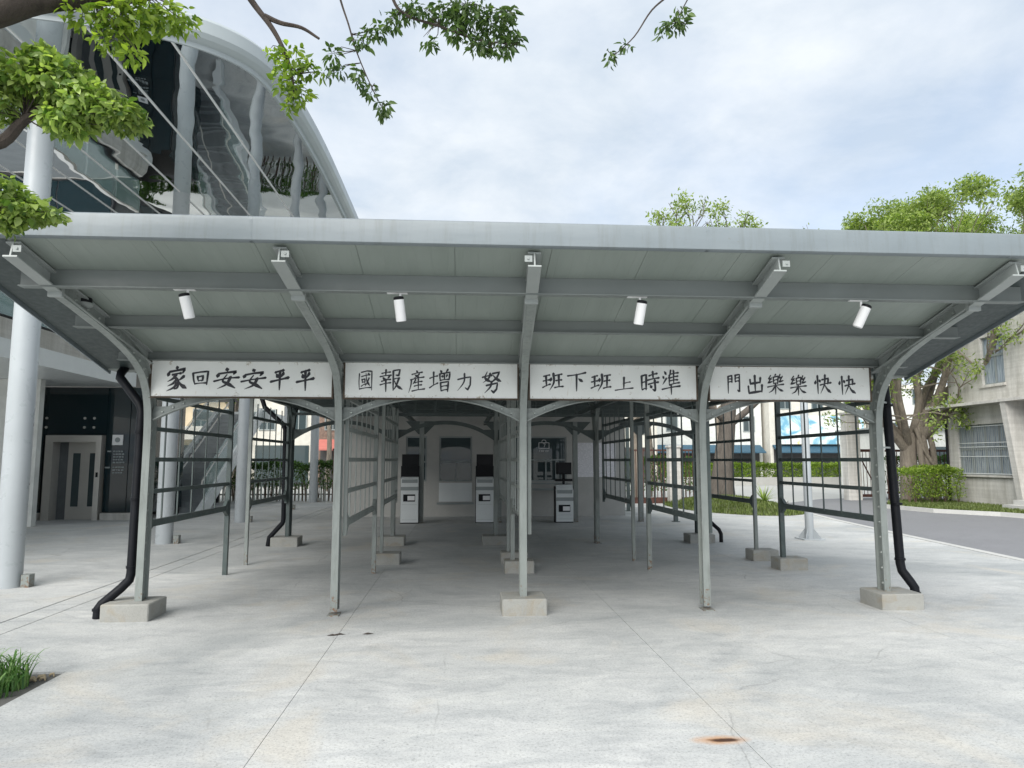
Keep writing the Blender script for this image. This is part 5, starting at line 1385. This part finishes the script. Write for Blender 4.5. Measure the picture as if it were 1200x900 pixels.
sb=block('street_building','pale shop building carrying the blue and white billboard',27.5,36.5,62,70,9,M['cream'],3,1,awn='blue',winz0=6.2,rowh=2.6)
bx(28.0,36.0,61.5,61.7,3.05,5.6).build('billboard',M['billboard'],sb)
block('street_building','pale street building behind the tall concrete gate pillar',37,50,61,70,8,M['white_wall'],5,2)
block('street_building','long pale street building beyond the fig tree at far right',52,80,60,70,8,M['cream'],8,2)

# ================================================================== overhanging tree in the foreground
ot=thing('overhanging_tree','leafy tree standing in the left bed, its limbs hanging into the top of the view','tree',(-3.75,2.4,0))
tr=MB(); rg=random.Random(5)
limb(tr,[(-3.75,2.4,-.1),(-3.72,2.5,1.2),(-3.6,2.8,2.4),(-3.4,3.2,3.3)],.20,.16,14)
# limb a: up to the right, seen at the top left corner
limb(tr,[(-3.4,3.2,3.3),(-3.08,3.6,3.76),(-2.74,3.95,4.10),(-2.50,4.05,4.27),(-2.2,4.1,4.35),(-1.9,4.15,4.43),(-1.6,4.2,4.6),(-1.0,4.4,4.95),(0,4.7,5.35)],.125,.02,12)
# limb b: lower, carries the bright clump
limb(tr,[(-3.35,3.25,3.2),(-3.0,3.8,3.30),(-2.74,4.15,3.42),(-2.60,4.2,3.60),(-2.45,4.22,3.72)],.055,.02,8)
limb(tr,[(-3.2,3.4,3.0),(-3.0,4.0,3.05),(-2.80,4.4,3.12)],.03,.012,6)
# twig groups hanging from the sky branch
sprigs=[]
def sprig(pts,r0,r1,leaves,sd,sz,which):
    c=catmull(pts,5); k=len(c); tr.tube(c,[r0+(r1-r0)*i/(k-1) for i in range(k)],6,cap=False); sprigs.append((c,leaves,sd,sz,which))
sprig([(-1.70,4.85,5.15),(-1.57,5.0,4.96),(-1.42,5.0,4.76),(-1.33,5.0,4.60),(-1.27,5.0,4.45),(-1.24,5.0,4.30)],.028,.006,0,.1,.05,'d')
limb(tr,[(-1.47,5.0,4.84),(-1.35,5.0,4.79),(-1.2,5.0,4.76),(-1.07,5.0,4.68)],.02,.009,6)
sprig([(-.98,4.9,5.2),(-.92,5.0,4.98),(-.86,5.0,4.80),(-.80,5.0,4.60),(-.70,5.0,4.36),(-.60,5.0,4.16)],.010,.003,0,.1,.05,'d')
sprig([(-.6,4.9,5.3),(-.55,5.0,5.05),(-.45,5.0,4.9),(-.2,5.0,4.82),(.1,5.0,4.72),(.38,5.0,4.70)],.016,.004,0,.1,.05,'d')
sprig([(1.9,4.8,5.5),(1.6,5.0,5.2),(1.42,5.0,5.02),(1.28,5.0,4.80),(1.12,5.0,4.64)],.010,.003,0,.1,.05,'d')
sprig([(1.9,4.8,5.5),(1.8,4.95,5.3),(1.68,5.0,5.08),(1.60,5.0,4.92)],.008,.003,0,.1,.05,'d')
limb(tr,[(0,4.7,5.35),(.6,4.8,5.6),(1.2,4.8,5.6),(1.9,4.8,5.5)],.05,.03,8)
limb(tr,[(0,4.7,5.35),(-.5,4.85,5.35),(-.98,4.9,5.25)],.03,.012,6)
limb(tr,[(-1.0,4.4,4.95),(-1.4,4.7,5.2),(-1.70,4.85,5.15)],.04,.028,6)
# leaf clusters: (centre, radii, count)
bright=[((-2.60,4.2,3.86),(.16,.18,.13),270),((-2.42,4.2,3.84),(.20,.2,.15),420),((-2.22,4.2,3.72),(.18,.18,.12),330),((-2.03,4.2,3.64),(.13,.15,.09),190),((-2.36,4.2,3.60),(.14,.15,.09),170),((-2.72,4.2,3.72),(.10,.15,.14),130),((-2.50,4.2,3.98),(.12,.14,.07),110),
        ((-2.80,4.4,3.22),(.12,.14,.11),170),((-2.66,4.4,3.13),(.12,.14,.09),170),((-2.78,4.4,3.04),(.10,.12,.06),90),((-2.50,4.4,3.10),(.05,.1,.04),25)]
def cloud(name,cl,mat,size,seed,asp=.5,mult=1.6,droop=.55):
    rg_=np.random.default_rng(seed); P=[];O=[]
    for c,r_,n_ in cl:
        n_=int(n_*mult)
        d=rg_.normal(size=(n_,3)); d/=np.linalg.norm(d,axis=1)[:,None]
        P.append(np.array(c)+d*(rg_.random(n_)**.4)[:,None]*np.array(r_)); O.append(d)
    return leaves_at(name,mat,np.concatenate(P),size,ot,seed,droop,.7,None,True,asp,np.concatenate(O))
cloud('crown',bright,M['leaf_bright'],.060,51,.62,2.2)
mid=[((-2.05,4.12,4.24),(.16,.14,.10),90),((-2.28,4.1,4.22),(.10,.1,.08),50),((-1.27,5.0,4.52),(.12,.12,.10),70),((-1.30,5.0,4.36),(.11,.12,.09),70),((-1.20,5.0,4.24),(.10,.1,.07),50),((-1.16,5.0,4.44),(.08,.1,.06),30),((-1.26,5.0,4.14),(.04,.06,.05),14),((-1.40,5.0,4.56),(.06,.06,.04),14),((-1.05,5.0,4.42),(.04,.05,.03),8),
     ((-1.95,4.1,4.20),(.20,.15,.10),190),((-1.75,4.15,4.24),(.14,.12,.09),110),((-2.1,4.1,4.08),(.10,.1,.09),60),((-1.95,4.1,3.97),(.06,.08,.06),25)]
cloud('crown',mid,M['leaf_hedge'],.060,52,.5)
dark=[((-.97,5.0,4.56),(.07,.07,.05),24),((-.95,5.0,4.44),(.08,.07,.05),26),((-.78,5.0,4.40),(.05,.06,.10),34),((-.70,5.0,4.30),(.06,.06,.07),30),((-.60,5.0,4.16),(.06,.06,.06),34),((-.77,5.0,4.68),(.08,.08,.06),34),((-.67,5.0,4.76),(.09,.08,.06),36),((-.55,5.0,4.83),(.09,.08,.08),50),
      ((-.42,5.0,4.93),(.12,.1,.07),70),((-.20,5.0,4.92),(.14,.1,.07),90),((.02,5.0,4.90),(.16,.12,.09),150),((.22,5.0,4.86),(.15,.12,.11),150),((-.26,5.0,4.68),(.06,.06,.06),26),((-.05,5.0,4.78),(.10,.09,.08),60),((.10,5.0,4.70),(.10,.09,.07),60),((.28,5.0,4.68),(.10,.08,.07),60),((.37,5.0,4.74),(.07,.06,.07),30),((.0,5.0,4.99),(.22,.12,.06),90),((.30,5.0,4.93),(.10,.1,.06),50),((.18,5.0,4.62),(.05,.05,.05),16),
      ((1.10,5.0,4.62),(.05,.05,.07),20),((1.22,5.0,4.72),(.05,.05,.03),8),((1.60,5.0,4.92),(.10,.08,.07),46),((1.66,5.0,4.98),(.06,.06,.10),24),((1.50,5.0,4.86),(.05,.05,.04),12)]
cloud('crown',dark,M['leaf_shade'],.062,53,.42,1.35,.95)

# fine twigs reach from the hanging sprays into every leaf group
pts_=[tuple(p) for c,_,_,_,_ in sprigs for p in c]+[(-.98,4.9,5.25),(-.3,4.9,5.1),(0,5.0,5.0),(.3,5.0,4.95),(-1.95,4.15,4.42),(-2.2,4.1,4.33)]
r4=random.Random(8)
for c,rr,n_ in mid+dark:
    q=min(pts_,key=lambda p:(p[0]-c[0])**2+(p[1]-c[1])**2+(p[2]-c[2])**2)
    for k in range(3 if n_<40 else 6):
        e=tuple(c[i]+r4.uniform(-.85,.85)*rr[i] for i in range(3)); m_=tuple((q[i]+e[i])/2+r4.uniform(-.02,.02)+(0.015 if i==2 else 0) for i in range(3))
        tr.tube([q,m_,e],[.004,.003,.0015],4,cap=False)
for k in range(60):
    c,rr,n_=r4.choice(bright); q=(-2.60,4.2,3.62) if c[2]>3.4 else (-2.82,4.38,3.11)
    e=tuple(c[i]+r4.uniform(-.85,.85)*rr[i] for i in range(3)); tr.tube([q,tuple((q[i]+e[i])/2 for i in range(3)),e],[.006,.004,.002],4,cap=False)
tr.build('trunk',M['bark_dk'],ot,smooth=True)
